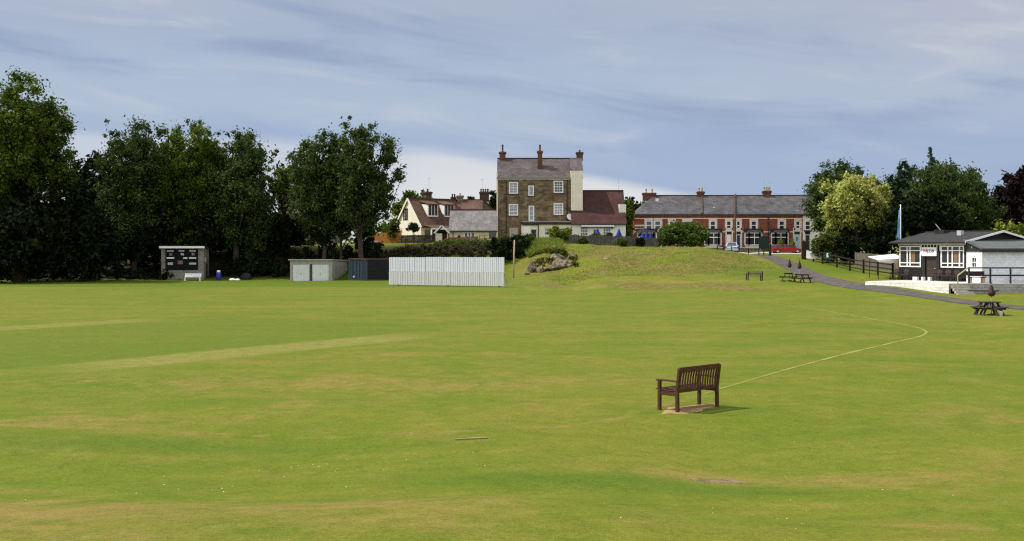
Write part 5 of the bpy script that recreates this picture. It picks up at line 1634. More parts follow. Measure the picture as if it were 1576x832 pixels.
b.build('seat', mats['fence_wood'], t)
b = MB()
for k in range(3):
    b.box(-.66, .66, .255 + k * .012, .285 + k * .012, .5 + k * .13, .58 + k * .13)
b.build('backrest', mats['fence_wood'], t)

# pub garden furniture
for px, lab, yy in ((919.5, 'closed blue parasol before the multi paned wing window', 142.5), (952.5, 'closed blue parasol by the far corner of the white wing', 142.0)):
    parasol(lab, (X(px, yy), yy, gz(X(px, yy), yy) + .1), Zp(351.5, yy) - gz(X(px, yy), yy) - .1, 'blue_cloth', .34, .75)
for k, (px, py, w_, lab) in enumerate(((989, 358.5, .36, 'closed blue parasol clustered in front of the banded end house, widest one'), (995.5, 352.5, .26, 'closed blue parasol clustered in front of the banded end house, tallest one'), (1002, 357, .34, 'closed blue parasol clustered in front of the banded end house, beside the bush'))):
    yy = 143.5 + k * .8
    g_ = gz(X(px, yy), yy)
    parasol(lab, (X(px, yy), yy, g_), Zp(py, yy) - g_, 'blue_cloth', w_, .9)
yy = 142.3
t = thing('garden_table', 'white garden table under the cluster of blue parasols', 'table', G(X(1000, yy), yy))
MB().box(-.75, .75, -.35, .35, .9, .98).build('tabletop', mats['white'], t)
for sx_ in (-.65, .65):
    MB().box(sx_ - .04, sx_ + .04, -.3, .3, 0, .9).build('leg', mats['white'], t)
yy = 140.5
picnic_table('dark picnic table on the lawn before the gabled cottage', (X(634, yy), yy, gz(X(634, yy), yy)), R(4), None, 2.2)
t = thing('white_sign_board', 'white sign board leaning on the bank under the trees', 'sign board', G(X(575.5, 139), 139), R(10))
b = MB().add([(-.33, -.05, .1), (.33, -.05, .1), (.5, .12, 1.0), (-.16, .12, 1.0), (-.33, 0, .1), (.33, 0, .1), (.5, .17, 1.0), (-.16, .17, 1.0)], [(3, 2, 1, 0)[::-1], (4, 7, 6, 5), (0, 4, 5, 1), (1, 5, 6, 2), (2, 6, 7, 3), (3, 7, 4, 0)])
b.build('panel', mats['canvas'], t)
MB().bar((-.2, .1, .2), (-.15, .5, 0), .05).bar((.3, .15, .4), (.3, .6, 0), .05).build('leg', mats['dark_wood'], t)
# gabled timber porch by the cottages
yy = 141.0
t = thing('garden_porch', 'small gabled porch with white barge boards before the low cottage', 'porch', G(X(680, yy), yy))
zg = lambda py: Zp(py, yy) - t.location.z
MB().box(X(671.5, yy) - X(680, yy), X(680.5, yy) - X(680, yy), 0, .1, -.2, zg(359)).build('panel', mats['cream'], t)
for px in (671, 689):
    MB().box(X(px, yy) - X(680, yy) - .06, X(px, yy) - X(680, yy) + .06, -.08, .04, -.2, zg(357)).build('post', mats['cream'], t)
    MB().box(X(px, yy) - X(680, yy) - .06, X(px, yy) - X(680, yy) + .06, 2.0, 2.12, -.2, zg(357)).build('post', mats['dark_wood'], t)
xl_, xr2, zp_, ze_ = X(668, yy) - X(680, yy), X(692, yy) - X(680, yy), zg(346.5), zg(358)
rf = MB().slab([(xl_, -.2, ze_), (0, -.2, zp_), (0, 2.3, zp_), (xl_, 2.3, ze_)], .1).slab([(xr2, -.2, ze_), (0, -.2, zp_), (0, 2.3, zp_), (xr2, 2.3, ze_)], .1).build('roof', mats['brown_tile'], t)
MB().bar((xl_, -.24, ze_ - .05), (0, -.24, zp_ - .03), .06, .2).bar((xr2, -.24, ze_ - .05), (0, -.24, zp_ - .03), .06, .2).build('bargeboard', mats['white'], rf)
MB().box(X(681.5, yy) - X(680, yy), X(688, yy) - X(680, yy), 1.9, 1.98, 0, zg(358)).build('back_boards', mats['red_fence'], t)

# ------------------------------------------------------------------ terrace furniture by the pavilion
def pav(u, v_, z=0.0):
    p = P0 + Matrix.Rotation(A60, 3, 'Z') @ Vector((u, v_, 0))
    return Vector((p.x, p.y, 1.03 + z))


def chair(label, loc, rz):
    t = thing('patio_chair', label, 'chair', loc, rz, 'chairs along the pavilion front')
    M_ = mats['red_seat']
    MB().box(-.26, .26, -.26, .24, .42, .47).build('seat', M_, t, bevel=.01)
    b = MB().prism([(-.26, .22, .45), (.26, .22, .45), (.25, .30, .88), (.12, .31, .96), (-.12, .31, .96), (-.25, .30, .88)], (0, 0, 0), (0, .04, 0))
    b.build('backrest', M_, t)
    for sx_ in (-.24, .24):
        for sy_ in (-.22, .22):
            MB().box(sx_ - .025, sx_ + .025, sy_ - .025, sy_ + .025, 0, .42).build('leg', mats['black'], t)
        MB().box(sx_ - .03, sx_ + .03, -.24, .24, .62, .66).build('armrest', M_, t)
    return t


for u, lab in ((-6.7, 'dark chair under the pavilion window, nearest the white canopy'), (-5.6, 'dark chair under the pavilion window, nearest the door'), (-2.2, 'dark chair beside the pavilion door posts on the steps side'), (-1.35, 'dark chair in the middle of the steps side window'), (-.5, 'dark chair beside the end wall of the lean-to')):
    chair(lab, pav(u, -.75), A60 + R(4))
yb_ = 85.85
t = thing('timber_bench', 'brown wooden seat behind the black railing of the terrace', 'bench', (X(1503, 86.1), 86.1, 1.03), 0)
for sx_ in (-.5, .5):
    MB().box(sx_ - .1, sx_ + .1, -.15, .2, 0, .43).build('leg', mats['buff_pot'], t)
MB().box(-.72, .72, -.2, .24, .43, .48).build('seat', mats['red_seat'], t)
MB().box(-.72, .72, .24, .28, .6, .92).build('backrest', mats['red_seat'], t)
for u, w_, lab in ((-4.7, .42, 'white planter box below the pavilion window by the door'), (-3.92, .2, 'white doorstep block on the canopy side of the pavilion door'), (-3.25, .2, 'white doorstep block on the steps side of the pavilion door')):
    t = thing('planter' if 'planter' in lab else 'step_block', lab, 'planter' if 'planter' in lab else 'block', pav(u, -.4), A60)
    MB().box(-w_ / 2, w_ / 2, -.15, .15, 0, .3).build('box', mats['white'], t, bevel=.01)
    if 'planter' in lab:
        MB().box(-w_ / 2 + .04, w_ / 2 - .04, -.11, .11, .335, .35).build('soil', mats['tarp'], t)
t = thing('wall_bench', 'long black bench against the grey terrace wall', 'bench', (X(1512.5, 84.4), 84.4, gz(X(1512.5, 84.4), 84.4)), 0)
hz_ = Zp(446.5, 84.4) - t.location.z
MB().box(-1.15, 1.15, -.22, .22, hz_ - .08, hz_).build('seat', mats['black'], t)
for x_ in (-.85, .75):
    MB().box(x_ - .1, x_ + .1, -.15, .15, -.05, hz_ - .08).build('leg', mats['black'], t)


# ------------------------------------------------------------------ cars
def car(label, loc, rz, paint, L=4.1, W=1.72):
    t = thing('parked_car', label, 'car', loc, rz)
    hw = W / 2
    # length along y, front at -y; side outline of the lower body, then the cabin
    body = [(-L / 2, .32), (-L / 2 + .02, .62), (-L / 2 + .25, .74), (-L / 2 + 1.15, .92), (L / 2 - .55, .98), (L / 2 - .12, .95), (L / 2, .72), (L / 2, .34), (L / 2 - .1, .24), (-L / 2 + .1, .22)]
    vs, fs = [], []
    secs = [(-1, .90), (-.96, 1.0), (.96, 1.0), (1, .90)]
    n_ = len(body)
    for sx_, sc_ in secs:
        for (y_, z_) in body:
            vs.append((sx_ * hw * (1 if z_ < .8 else .96), y_ * (sc_ * .04 + .96), .3 + (z_ - .3) * (sc_ * .3 + .7)))
    for s_ in range(3):
        for k in range(n_):
            fs.append((s_ * n_ + k, s_ * n_ + (k + 1) % n_, (s_ + 1) * n_ + (k + 1) % n_, (s_ + 1) * n_ + k))
    fs += [tuple(range(n_ - 1, -1, -1)), tuple(range(3 * n_, 4 * n_))]
    bd = MB().add(vs, fs).build('body', mats[paint], t, bevel=.03)
    y0, y1, y2, y3 = -L / 2 + .95, -L / 2 + 1.75, L / 2 - .62, L / 2 - .12
    wb, wt = hw * .94, hw * .72
    cab = [(-wb, y0, .9), (wb, y0, .9), (wb, y3, .94), (-wb, y3, .94), (-wt, y1, 1.44), (wt, y1, 1.44), (wt, y2, 1.46), (-wt, y2, 1.46)]
    MB().add(cab, [(4, 5, 6, 7), (0, 1, 5, 4), (1, 2, 6, 5), (2, 3, 7, 6), (3, 0, 4, 7)]).build('cabin', mats[paint], t, bevel=.04)

    def pane(name, q_, ins, parent=t):
        q_ = [Vector(p) for p in q_]
        c = sum(q_, Vector()) / 4
        nrm = (q_[1] - q_[0]).cross(q_[2] - q_[0]).normalized()
        if nrm.dot(c - Vector((0, 0, 1.1))) < 0:
            nrm = -nrm
        r_ = [c + (p - c) * ins + nrm * .012 for p in q_]
        return MB().prism(r_, (0, 0, 0), nrm * .012).build(name, mats['glass'], parent)
    pane('windscreen', [cab[0], cab[1], cab[5], cab[4]], .86)
    pane('rear_window', [cab[2], cab[3], cab[7], cab[6]], .82)
    for s_ in (1, -1):
        a, b_, c, d_ = (Vector((s_ * wb, y0, .9)), Vector((s_ * wb, y3, .94)), Vector((s_ * wt, y2, 1.46)), Vector((s_ * wt, y1, 1.44)))
        m0, m1 = a.lerp(b_, .5), d_.lerp(c, .42)
        pane('side_window', [a, m0, m1, d_], .84)
        pane('side_window', [m0, b_, c, m1], .84)
        for y_ in (-L / 2 + .78, L / 2 - .72):
            Tm = Matrix.Translation((s_ * (hw - .1), y_, .31)) @ Matrix.Rotation(R(90), 4, 'Y')
            wh = MB(Tm).lathe([(.2, -.1), (.3, -.1), (.315, -.05), (.315, .05), (.3, .1), (.2, .1)], 20).build('wheel', mats['tyre'], t, True)
            MB(Tm).lathe([(.05, -.105), (.2, -.108), (.2, .108), (.05, .105)], 16).build('rim', mats['rim'], wh)
        MB().box(s_ * hw * .93 - .1, s_ * hw * .93 + .06, L / 2 - .1, L / 2 + .015, .66, .92).build('tail_light', mats['tail'], t)
        MB().box(s_ * hw * .8 - .16, s_ * hw * .8 + .14, -L / 2 - .01, -L / 2 + .1, .58, .7).build('headlight', mats['garage_door'], t)
        MB().box(s_ * (hw + .02) - .08, s_ * (hw + .02) + .08, y0 + .35, y0 + .5, .92, 1.06).build('wing_mirror', mats[paint], t)
    MB().box(-.27, .27, L / 2, L / 2 + .02, .62, .74).build('number_plate', mats['canvas'], t)
    MB().box(-hw * .95, hw * .95, L / 2 - .05, L / 2 + .05, .3, .5).build('bumper', mats[paint], t, bevel=.02)
    MB().box(-hw * .95, hw * .95, -L / 2 - .05, -L / 2 + .05, .28, .48).build('bumper', mats[paint], t, bevel=.02)
    return t


g_ = lambda x_, y_: drop(x_, y_) + .03
xx = X(1126.5, 150.5)
car('silver blue hatchback seen from behind, parked beside the tall pole', (xx, 150.5, gz(xx, 150.5) + .12), R(168), 'car_silver')
xx = X(1210, 154.6)
car('red car parked side on before the pale blue door', (xx, 154.6, gz(xx, 154.6) - .0), R(92), 'car_red', 4.3).scale = (1, 1, .84)
# front garden wall of the terrace
for px0, px1, lab in ((1140, 1168, 'low brown stone garden wall below the bay window by the navy door'), (1084, 1112, 'low brown stone garden wall below the bay window beside the round bush')):
    x0, x1 = X(px0, 157.6), X(px1, 157.6)
    t = thing('garden_wall', lab, 'wall', (x0, 157.6, drop((x0 + x1) / 2, 157.6) - .1))
    MB().box(0, x1 - x0, 0, .3, -.3, .62).build('masonry', mats['far_stone'], t)
    MB().box(-.04, x1 - x0 + .04, -.04, .34, .62, .72).build('coping', mats['band'], t)

# ------------------------------------------------------------------ rock outcrop
import bmesh


def boulder(label, loc, sx_, sy_, sz_, seed, rz=0.0):
    rng = np.random.default_rng(seed)
    bm = bmesh.new()
    bmesh.ops.create_icosphere(bm, subdivisions=4, radius=1.0)
    planes = [(Vector(rng.normal(size=3)).normalized(), rng.uniform(.5, .82)) for _ in range(15)]
    for v_ in bm.verts:
        d_ = v_.co.copy()
        for n_, h_ in planes:
            e_ = d_.dot(n_) - h_
            if e_ > 0:
                d_ -= n_ * e_ * .96
        k = d_ * 3.1 + Vector((seed * 1.7, 0, 0))
        from mathutils import noise as mn
        d_ += v_.co * (.12 * mn.noise(k) + .07 * mn.noise(k * 2.6) + .05 * mn.noise(k * 6))
        v_.co = Vector((d_.x * sx_, d_.y * sy_, d_.z * sz_))
    me_ = bpy.data.meshes.new('boulder')
    bm.to_mesh(me_)
    bm.free()
    o = link_mesh('boulder', me_, mats['rock'], None, False)
    o.location = loc
    o.rotation_euler = (0, 0, rz)
    return tag(o, label, 'boulder', 'rocks of the outcrop')


for k, (px, py, Y_, w_, h_, lab) in enumerate((
        (846, 414, 122.5, 13, 8, 'pale pointed boulder low at the foot of the outcrop'),
        (869, 408, 123.0, 20, 13, 'largest pale boulder in the middle of the outcrop'),
        (858, 397, 126.0, 13, 8, 'grey boulder half buried under the dark round bush'),
        (880, 399, 126.0, 11, 11, 'brown upright boulder above the largest pale one'),
        (893, 404, 125.0, 10, 9, 'small brown boulder at the grassy end of the outcrop'),
        (818, 412, 122.5, 8, 11, 'dark narrow boulder beside the pale leaning post'),
        (832, 416, 122.0, 9, 8, 'low tan boulder between the narrow one and the pointed one'),
        (824, 402, 126.0, 6, 6, 'small brown boulder high on the earth slope beside the tall grass'),
        (838, 404, 125.2, 6, 5, 'small grey boulder in the middle of the brown earth slope'),
        (846, 400, 126.4, 7, 6, 'small pale boulder just uncovered below the dark round bush'),
        (812, 421, 121.4, 5, 4, 'smallest dark boulder at the foot of the earth slope'),
        (908, 405, 124.2, 8, 4, 'low brown boulder half covered by bank grass'),
        (936, 401, 123.5, 13, 5, 'flat tan boulder sunk in the grass slope away from the outcrop'))):
    p = at(px, py, Y_)
    s_ = Y_ / FP
    boulder(lab, (p.x, Y_ + .6, p.z - .15 * h_ * s_), w_ * s_ * 1.08, .95 * w_ * s_, h_ * s_ * 1.15, 31 + k, k * 1.3)
# ------------------------------------------------------------------ foliage
def quads_mesh(name, V):
    """V: n x 4 x 3 array of quads"""
    n = len(V)
    me_ = bpy.data.meshes.new(name)
    me_.vertices.add(n * 4)
    me_.vertices.foreach_set('co', V.astype(np.float32).ravel())
    me_.loops.add(n * 4)
    me_.loops.foreach_set('vertex_index', np.arange(n * 4))
    me_.polygons.add(n)
    me_.polygons.foreach_set('loop_start', np.arange(n) * 4)
    me_.polygons.foreach_set('loop_total', np.full(n, 4))
    me_.update()
    return me_


def unit(a):
    return a / np.maximum(np.linalg.norm(a, axis=-1, keepdims=True), 1e-9)


def leaves(cl, n, size, rng, droop=0.0, shell=0.5, flat=1.0, aspect=0.55):
    """cl: k x 4 clumps (x,y,z,r); n leaves spread through them"""
    p = cl[:, 3] ** 2
    idx = rng.choice(len(cl), n, p=p / p.sum())
    d = unit(rng.normal(size=(n, 3)))
    r = cl[idx, 3] * (np.abs(rng.normal(size=n)) * .5 + .28 * rng.random(n))
    c = cl[idx, :3] + d * r[:, None] * np.array([1, 1, flat])
    nrm = unit(d * .5 + rng.normal(size=(n, 3)) * .6 + np.array([0, 0, .35]))
    t = unit(np.cross(nrm, rng.normal(size=(n, 3))))
    if droop:
        t = unit(t * (1 - droop) + np.array([0, 0, -1.0]) * droop)
        nrm = unit(np.cross(t, rng.normal(size=(n, 3))))
    b = np.cross(nrm, t)
    s = size * rng.uniform(.55, 1.35, n)[:, None]
    return np.stack([c - t * s, c - b * s * aspect + nrm * s * .12, c + t * s, c + b * s * aspect + nrm * s * .12], 1)


def ellipsoid_clumps(rng, c, rad, lobes, per, clump, lobe=.48, bottom=-.75, bias=.75):
    """lobes of clumps spread evenly round an ellipsoid, with small sprays at the outline"""
    out = []
    c, rad = np.array(c), np.array(rad)
    ph = rng.uniform(0, 6.283)
    for i in range(lobes):
        zz = 1 - (i + .5) / lobes * (1 - bottom)
        a = ph + i * 2.39996 + rng.normal() * .35
        rr = math.sqrt(max(0, 1 - zz * zz))
        lc = np.array([rr * math.cos(a), rr * math.sin(a), zz]) * bias * rng.uniform(.62, 1.08)
        lr = lobe * rng.uniform(.75, 1.25)
        for k in range(per):
            e = unit(rng.normal(size=3)) * lr * rng.random() ** .45
            q = lc + e
            ln = np.linalg.norm(q)
            if ln > 1.0:
                q = q / ln * rng.uniform(.88, 1.0)
            out.append([*(c + q * rad), clump * rng.uniform(.6, 1.2)])
            if k % 2 == 0:
                q2 = lc + unit(rng.normal(size=3) + lc * .5) * lr * rng.uniform(.75, 1.0)
                out.append([*(c + q2 * rad * .98), clump * rng.uniform(.28, .5)])
    for k in range(lobes):
        e = rng.normal(size=3) * .3
        out.append([*(c + e * rad), clump * 1.2])
    return np.array(out)


def limbs(b, base, top, r0, cl, rng, n):
    """tapered trunk with limbs running out to some of the clumps"""
    base, top = Vector(base), Vector(top)
    pts, rad = [], []
    wob = Vector((rng.normal() * .03, rng.normal() * .03, 0)) * (top - base).length
    for k in range(7):
        t_ = k / 6
        pts.append(base.lerp(top, t_) + wob * math.sin(t_ * 3.1))
        rad.append(r0 * (1.35 if k == 0 else 1) * (1 - .82 * t_))
    b.tube(pts, rad, 9)
    for k in range(n):
        q = Vector(cl[rng.integers(len(cl))][:3])
        t_ = rng.uniform(.22, .8)
        i = int(t_ * 6)
        st = pts[i].lerp(pts[i + 1], t_ * 6 - i)
        if q.z < st.z - .5:
            q.z = st.z + abs(q.z - st.z) * .3
        mid = st.lerp(q, .5) + Vector((rng.normal() * .25, rng.normal() * .25, -.08 * (q - st).length + rng.normal() * .2))
        rr = rad[i] * .45
        b.tube([st, st.lerp(mid, .55), mid, mid.lerp(q, .55), q], [rr, rr * .75, rr * .55, rr * .32, rr * .12], 6, False)


def tree(name, label, px, ytop, half, Y, ybot, leafm, n, leaf=.3, seed=1, lobes=12, per=9, group=None, depth=.85, clump=.11, cat='tree', trunk=True, r0=.3, droop=0.0, shell=.5, lobe=.42, bias=.75, base=None, nl=14, cz=.5, lean=0.0):
    rng = np.random.default_rng(seed)
    x0 = X(px, Y)
    s = Y / FP
    gz0 = gz(x0, Y) if base is None else base
    zt_, zb_ = Zp(ytop, Y), max(Zp(ybot, Y), gz0)
    rz_ = (zt_ - zb_) / 2
    c = (0 + lean, 0, (zt_ + zb_) / 2 - gz0)
    rad = (half * s, half * s * depth, rz_)
    cl = ellipsoid_clumps(rng, c, rad, lobes, per, clump * (half * s + rz_), lobe, -.8, bias)
    # pull the outer clumps in so that leaves stay inside the outline
    cl[:, 2] = np.minimum(cl[:, 2], c[2] + rz_ - cl[:, 3] * .6)
    t = thing(name, label, cat, (x0, Y, gz0), 0, group)
    V = leaves(cl, n, leaf, rng, droop, shell)
    o = link_mesh('crown', quads_mesh('crown', V), mats[leafm], t)
    if trunk:
        b = MB()
        limbs(b, (0, 0, -.4), (c[0], 0, c[2] + rz_ * .55), r0, cl, rng, nl)
        b.build('trunk', mats['bark'], t, True)
    return t


def conifer(name, label, px, ytop, half, Y, leafm, n, leaf=.22, seed=1, tiers=14, droop=.35, group=None):
    rng = np.random.default_rng(seed)
    x0, s = X(px, Y), Y / FP
    g0 = gz(x0, Y)
    H = Zp(ytop, Y) - g0
    t = thing(name, label, 'tree', (x0, Y, g0), 0, group)
    cl = []
    for k in range(tiers):
        f = k / (tiers - 1)
        z = H * (.12 + .86 * f)
        rr = half * s * (1.02 - f) ** .75
        m_ = max(2, int(11 * (1 - f) + 3))
        for j in range(m_):
            a = rng.uniform(0, 6.28)
            for q in (.35, .7, 1.0):
                cl.append([math.cos(a) * rr * q, math.sin(a) * rr * q, z - .16 * rr * q + rng.normal() * .15, .1 + .22 * rr * (1.15 - q) + .05])
    cl = np.array(cl)
    link_mesh('crown', quads_mesh('crown', leaves(cl, n, leaf, rng, droop, .5, .6, .4)), mats[leafm], t)
    b = MB()
    b.tube([(0, 0, -.3), (0, 0, H * .5), (0, 0, H * .98)], [.25, .15, .03], 8)
    for k in range(20):
        q = cl[rng.integers(len(cl))]
        b.tube([(0, 0, q[2] + .2), tuple(q[:3])], [.05, .015], 5, False)
    b.build('trunk', mats['bark'], t, True)
    return t


def shrub(name, label, px, ytop, half, Y, leafm, n, leaf=.12, seed=1, depth=.9, ybot=None, lobes=9, per=8, group=None, cat='bush', base=None):
    return tree(name, label, px, ytop, half, Y, ybot if ybot else 999, leafm, n, leaf, seed, lobes, per, group, depth, .13, cat, True, .07, 0, .45, .5, .7, base, 7)


LW = 'tall trees along the far edge of the field'
tree('broadleaf_tree', 'tallest broad tree with yellow green top at the far edge of the wood', 26, 111, 106, 124, 345, 'leaf_mid', 72000, .18, 101, 28, 12, LW, .8, .072, r0=.5, nl=22, lobe=.42, bias=.69)
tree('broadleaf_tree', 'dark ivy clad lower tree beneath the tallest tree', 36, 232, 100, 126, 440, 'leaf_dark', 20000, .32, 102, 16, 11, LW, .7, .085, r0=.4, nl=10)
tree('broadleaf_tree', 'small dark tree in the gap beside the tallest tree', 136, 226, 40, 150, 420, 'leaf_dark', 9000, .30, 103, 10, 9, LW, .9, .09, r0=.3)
tree('broadleaf_tree', 'feathery dark tree with ragged top next to the gap', 205, 178, 54, 133, 400, 'leaf_willow', 42000, .175, 104, 20, 11, LW, .85, .085, r0=.35, nl=16, lobe=.48, bias=.66)
tree('broadleaf_tree', 'rounded tree with yellow green top above the scoreboard hut', 280, 185, 72, 137, 395, 'leaf_mid', 54000, .18, 105, 22, 12, LW, .85, .085, r0=.4, nl=18, lobe=.48, bias=.66)
tree('broadleaf_tree', 'dark tall tree with upright ragged top behind the blue barrel', 364, 191, 60, 136, 410, 'leaf_willow', 48000, .175, 106, 20, 12, LW, .85, .085, r0=.4, nl=18, lobe=.48, bias=.66)
tree('broadleaf_tree', 'thin sparse tree letting the sky through before the grey house', 436, 226, 36, 142, 350, 'leaf_mid', 7000, .18, 107, 12, 7, LW, .9, .065, r0=.16, nl=26, shell=.4)
tree('broadleaf_tree', 'dark tree joined to the clump above the garage', 496, 193, 50, 133, 400, 'leaf_willow', 38000, .175, 108, 19, 11, LW, .85, .08, r0=.3, nl=16, lobe=.46, bias=.67)
tree('broadleaf_tree', 'open crowned tree with sky gaps above the navy container', 557, 178, 62, 131, 374, 'leaf_willow', 38000, .17, 109, 24, 10, LW, .85, .068, r0=.36, nl=28, lobe=.4, bias=.73)
tree('broadleaf_tree', 'broad leafy tree joining the rounded tree and the tall ragged one', 325, 192, 46, 141, 400, 'leaf_mid', 30000, .18, 111, 16, 11, LW, .85, .085, r0=.3, nl=12, lobe=.48, bias=.66)
tree('broadleaf_tree', 'low dark tree under the clump behind the garage', 525, 275, 58, 134, 395, 'leaf_dark', 13000, .26, 110, 12, 9, LW, .7, .09, r0=.2)
for k, (px, yt, hf, Y_, lab) in enumerate(((-5, 300, 90, 119, 'dark bush at the foot of the tallest tree'), (110, 300, 78, 126, 'dark bush at the wood edge between the tallest tree and the scoreboard hut'), (205, 300, 66, 134.5, 'dark bush close beside the scoreboard hut'), (285, 290, 66, 137.5, 'dark bush rising behind the scoreboard hut'), (362, 300, 62, 138, 'dark bush behind the blue barrel'), (425, 330, 48, 139.5, 'dark bush behind the garage corner'))):
    shrub('understorey_bush', lab, px, yt, hf, Y_, 'leaf_dark', 13000, .30, 120 + k, .6, lobes=13, per=10, group='bushes under the far trees')
# the wood behind reads as one dark mass
rng = np.random.default_rng(77)
cl = np.stack([rng.uniform(-92, -26, 420), rng.uniform(143, 156, 420), rng.uniform(2, 13.5, 420), rng.uniform(1.2, 2.2, 420)], 1)
cl = cl[~((cl[:, 0] > -37) & (cl[:, 2] > 8.2))]
cl = cl[~((np.abs(cl[:, 0] + 64) < 5) & (cl[:, 2] > 8))]
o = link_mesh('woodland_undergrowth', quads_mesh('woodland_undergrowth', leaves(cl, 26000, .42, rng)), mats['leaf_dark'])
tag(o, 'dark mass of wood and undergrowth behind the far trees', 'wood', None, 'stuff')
cl = np.stack([rng.uniform(-260, 260, 900), rng.uniform(215, 245, 900), rng.uniform(3.5, 9.0, 900), rng.uniform(1.5, 3.0, 900)], 1)
o = link_mesh('distant_trees', quads_mesh('distant_trees', leaves(cl, 24000, .7, rng)), mats['leaf_mid'])
tag(o, 'far line of trees beyond the houses', 'treeline', None, 'stuff')

# trees round the houses
tree('broadleaf_tree', 'dark round tree top behind the cottage chimney', 634, 291, 30, 176, 345, 'leaf_mid', 3500, .34, 131, 8, 8, None, .9, .1)
tree('broadleaf_tree', 'small dark tree top between the chimneys of the back houses', 722, 302, 13, 192, 345, 'leaf_dark', 1500, .3, 132, 6, 6, None, .9, .12)
tree('broadleaf_tree', 'narrow dark tree against the end of the pub', 760, 291, 9, 184, 350, 'leaf_dark', 1800, .28, 133, 6, 6, None, .9, .12)
tree('broadleaf_tree', 'green tree between the pub wing and the brick terrace', 963, 304, 13, 157, 378, 'leaf_mid', 4200, .22, 134, 11, 9, None, 1.6, .1)
tree('broadleaf_tree', 'far dark tree top behind the chimney of the banded end house', 978, 303, 26, 182, 375, 'leaf_dark', 6000, .3, 165, 10, 9, None, .9, .1)
shrub('garden_bush', 'green bush in the gap beside the white wing', 967, 352, 9, 150, 'leaf_fresh', 1200, .16, 135)
shrub('clipped_tree', 'ball shaped dark green tree before the cream gable', 636.5, 343, 11, 143, 'leaf_cone', 2600, .13, 136, ybot=358, cat='tree')
shrub('garden_bush', 'pale leaved bush against the foot of the cream gable', 607, 336, 11, 146, 'leaf_olive', 1500, .18, 137)
shrub('big_round_bush', 'big round green bush in front of the brick terrace', 1051, 341, 39, 141, 'leaf_fresh', 13000, .15, 138, lobes=16, per=10)
shrub('garden_bush', 'yellowish bush beside the big round green bush', 1024, 353, 15, 142, 'leaf_olive', 2500, .15, 139)
conifer('golden_conifer', 'golden conifer under the bay window behind the red car', 1201.5, 366.5, 6.5, 157, 'leaf_lime', 1500, .12, 140)
conifer('golden_conifer', 'golden conifer beside the pale blue door', 1220, 366.5, 5.5, 157, 'leaf_lime', 1300, .12, 141)

# right hand trees
tree('broadleaf_tree', 'dark round oak rising behind the yellow variegated tree', 1300, 246, 57, 150, 370, 'leaf_willow', 44000, .18, 151, 18, 11, None, .9, .11, r0=.4, lobe=.55, bias=.62)
tree('variegated_tree', 'yellow variegated maple with green lower leaves beside the flagpole', 1319, 262, 64, 121, 372, 'leaf_yellow', 38000, .16, 152, 30, 10, None, .9, .07, r0=.3, lobe=.34, bias=.72)
tree('broadleaf_tree', 'dark green tree under the yellow variegated maple', 1314, 312, 60, 124, 388, 'leaf_mid', 15000, .2, 153, 11, 9, None, .8, .09, r0=.25)
tree('broadleaf_tree', 'dark narrow evergreen between the yellow maple and the willow', 1388, 247, 27, 132, 385, 'leaf_cone', 20000, .17, 154, 16, 10, None, .9, .08, r0=.22, lobe=.5, bias=.66)
conifer('spruce_tree', 'blue green spruce tip rising above the willow', 1432, 226, 26, 139, 'leaf_spruce', 8000, .24, 155, 20)
tree('willow_tree', 'big domed grey green willow behind the pavilion', 1462, 240, 73, 117, 392, 'leaf_willow', 52000, .16, 156, 28, 14, None, .85, .09, r0=.4, droop=.5, lobe=.5, bias=.66)
tree('copper_beech', 'dark copper beech at the edge of the view beyond the pavilion', 1580, 256, 52, 119, 385, 'leaf_copper', 13000, .26, 157, 13, 9, None, .85, .085, r0=.35)
tree('broadleaf_tree', 'dark tree between the willow and the pavilion roof', 1420, 290, 56, 113, 398, 'leaf_dark', 15000, .24, 158, 10, 9, None, .7, .095, r0=.2)
tree('broadleaf_tree', 'dark tree hidden between the willow and the copper beech', 1528, 290, 42, 124, 390, 'leaf_dark', 10000, .26, 162, 9, 9, None, .8, .095, r0=.2)
shrub('lime_bush', 'lime green bush showing over the pavilion roof', 1566, 340, 34, 102, 'leaf_lime', 6000, .16, 159, depth=.6)
shrub('lime_bush', 'small lime green sprig bush beside the flagpole', 1397, 357, 9, 104, 'leaf_olive', 1400, .16, 163, depth=.8)
shrub('olive_bush', 'broad olive green bush overhanging the trackside fence', 1275, 357, 25, 119, 'leaf_olive', 7000, .15, 160, lobes=12, per=9)
shrub('dark_bush', 'dark bush behind the fence under the yellow maple', 1352, 352, 30, 118, 'leaf_dark', 5000, .18, 161)
shrub('dark_bush', 'dark low bush between the olive bush and the board fence', 1304, 362, 22, 117, 'leaf_dark', 4500, .17, 164)

# ------------------------------------------------------------------ hedges and growth on the bank
def mass(name, label, cat, boxes, leafm, n, leaf, seed, r=(.25, .5), kind=None, group=None, shell=.5):
    """foliage filling boxes (x0,x1,y0,y1,z0 above ground,z1 absolute or None, h above ground)"""
    rng = np.random.default_rng(seed)
    cl = []
    for (x0, x1, y0, y1, z0, z1, m_) in boxes:
        for k in range(m_):
            x_, y_ = rng.uniform(x0, x1), rng.uniform(y0, y1)
            g0 = gz(x_, y_)
            cl.append([x_, y_, g0 + z0 + (z1 - z0) * rng.random() ** .8, rng.uniform(*r)])
    cl = np.array(cl)
    o0 = np.array([cl[:, 0].mean(), cl[:, 1].mean(), 0.0])
    o0[2] = gz(o0[0], o0[1])
    V = leaves(cl, n, leaf, rng, 0, shell) - o0
    o = link_mesh(name, quads_mesh(name, V), mats[leafm])
    o.location = o0
    return tag(o, label, cat, group, kind)


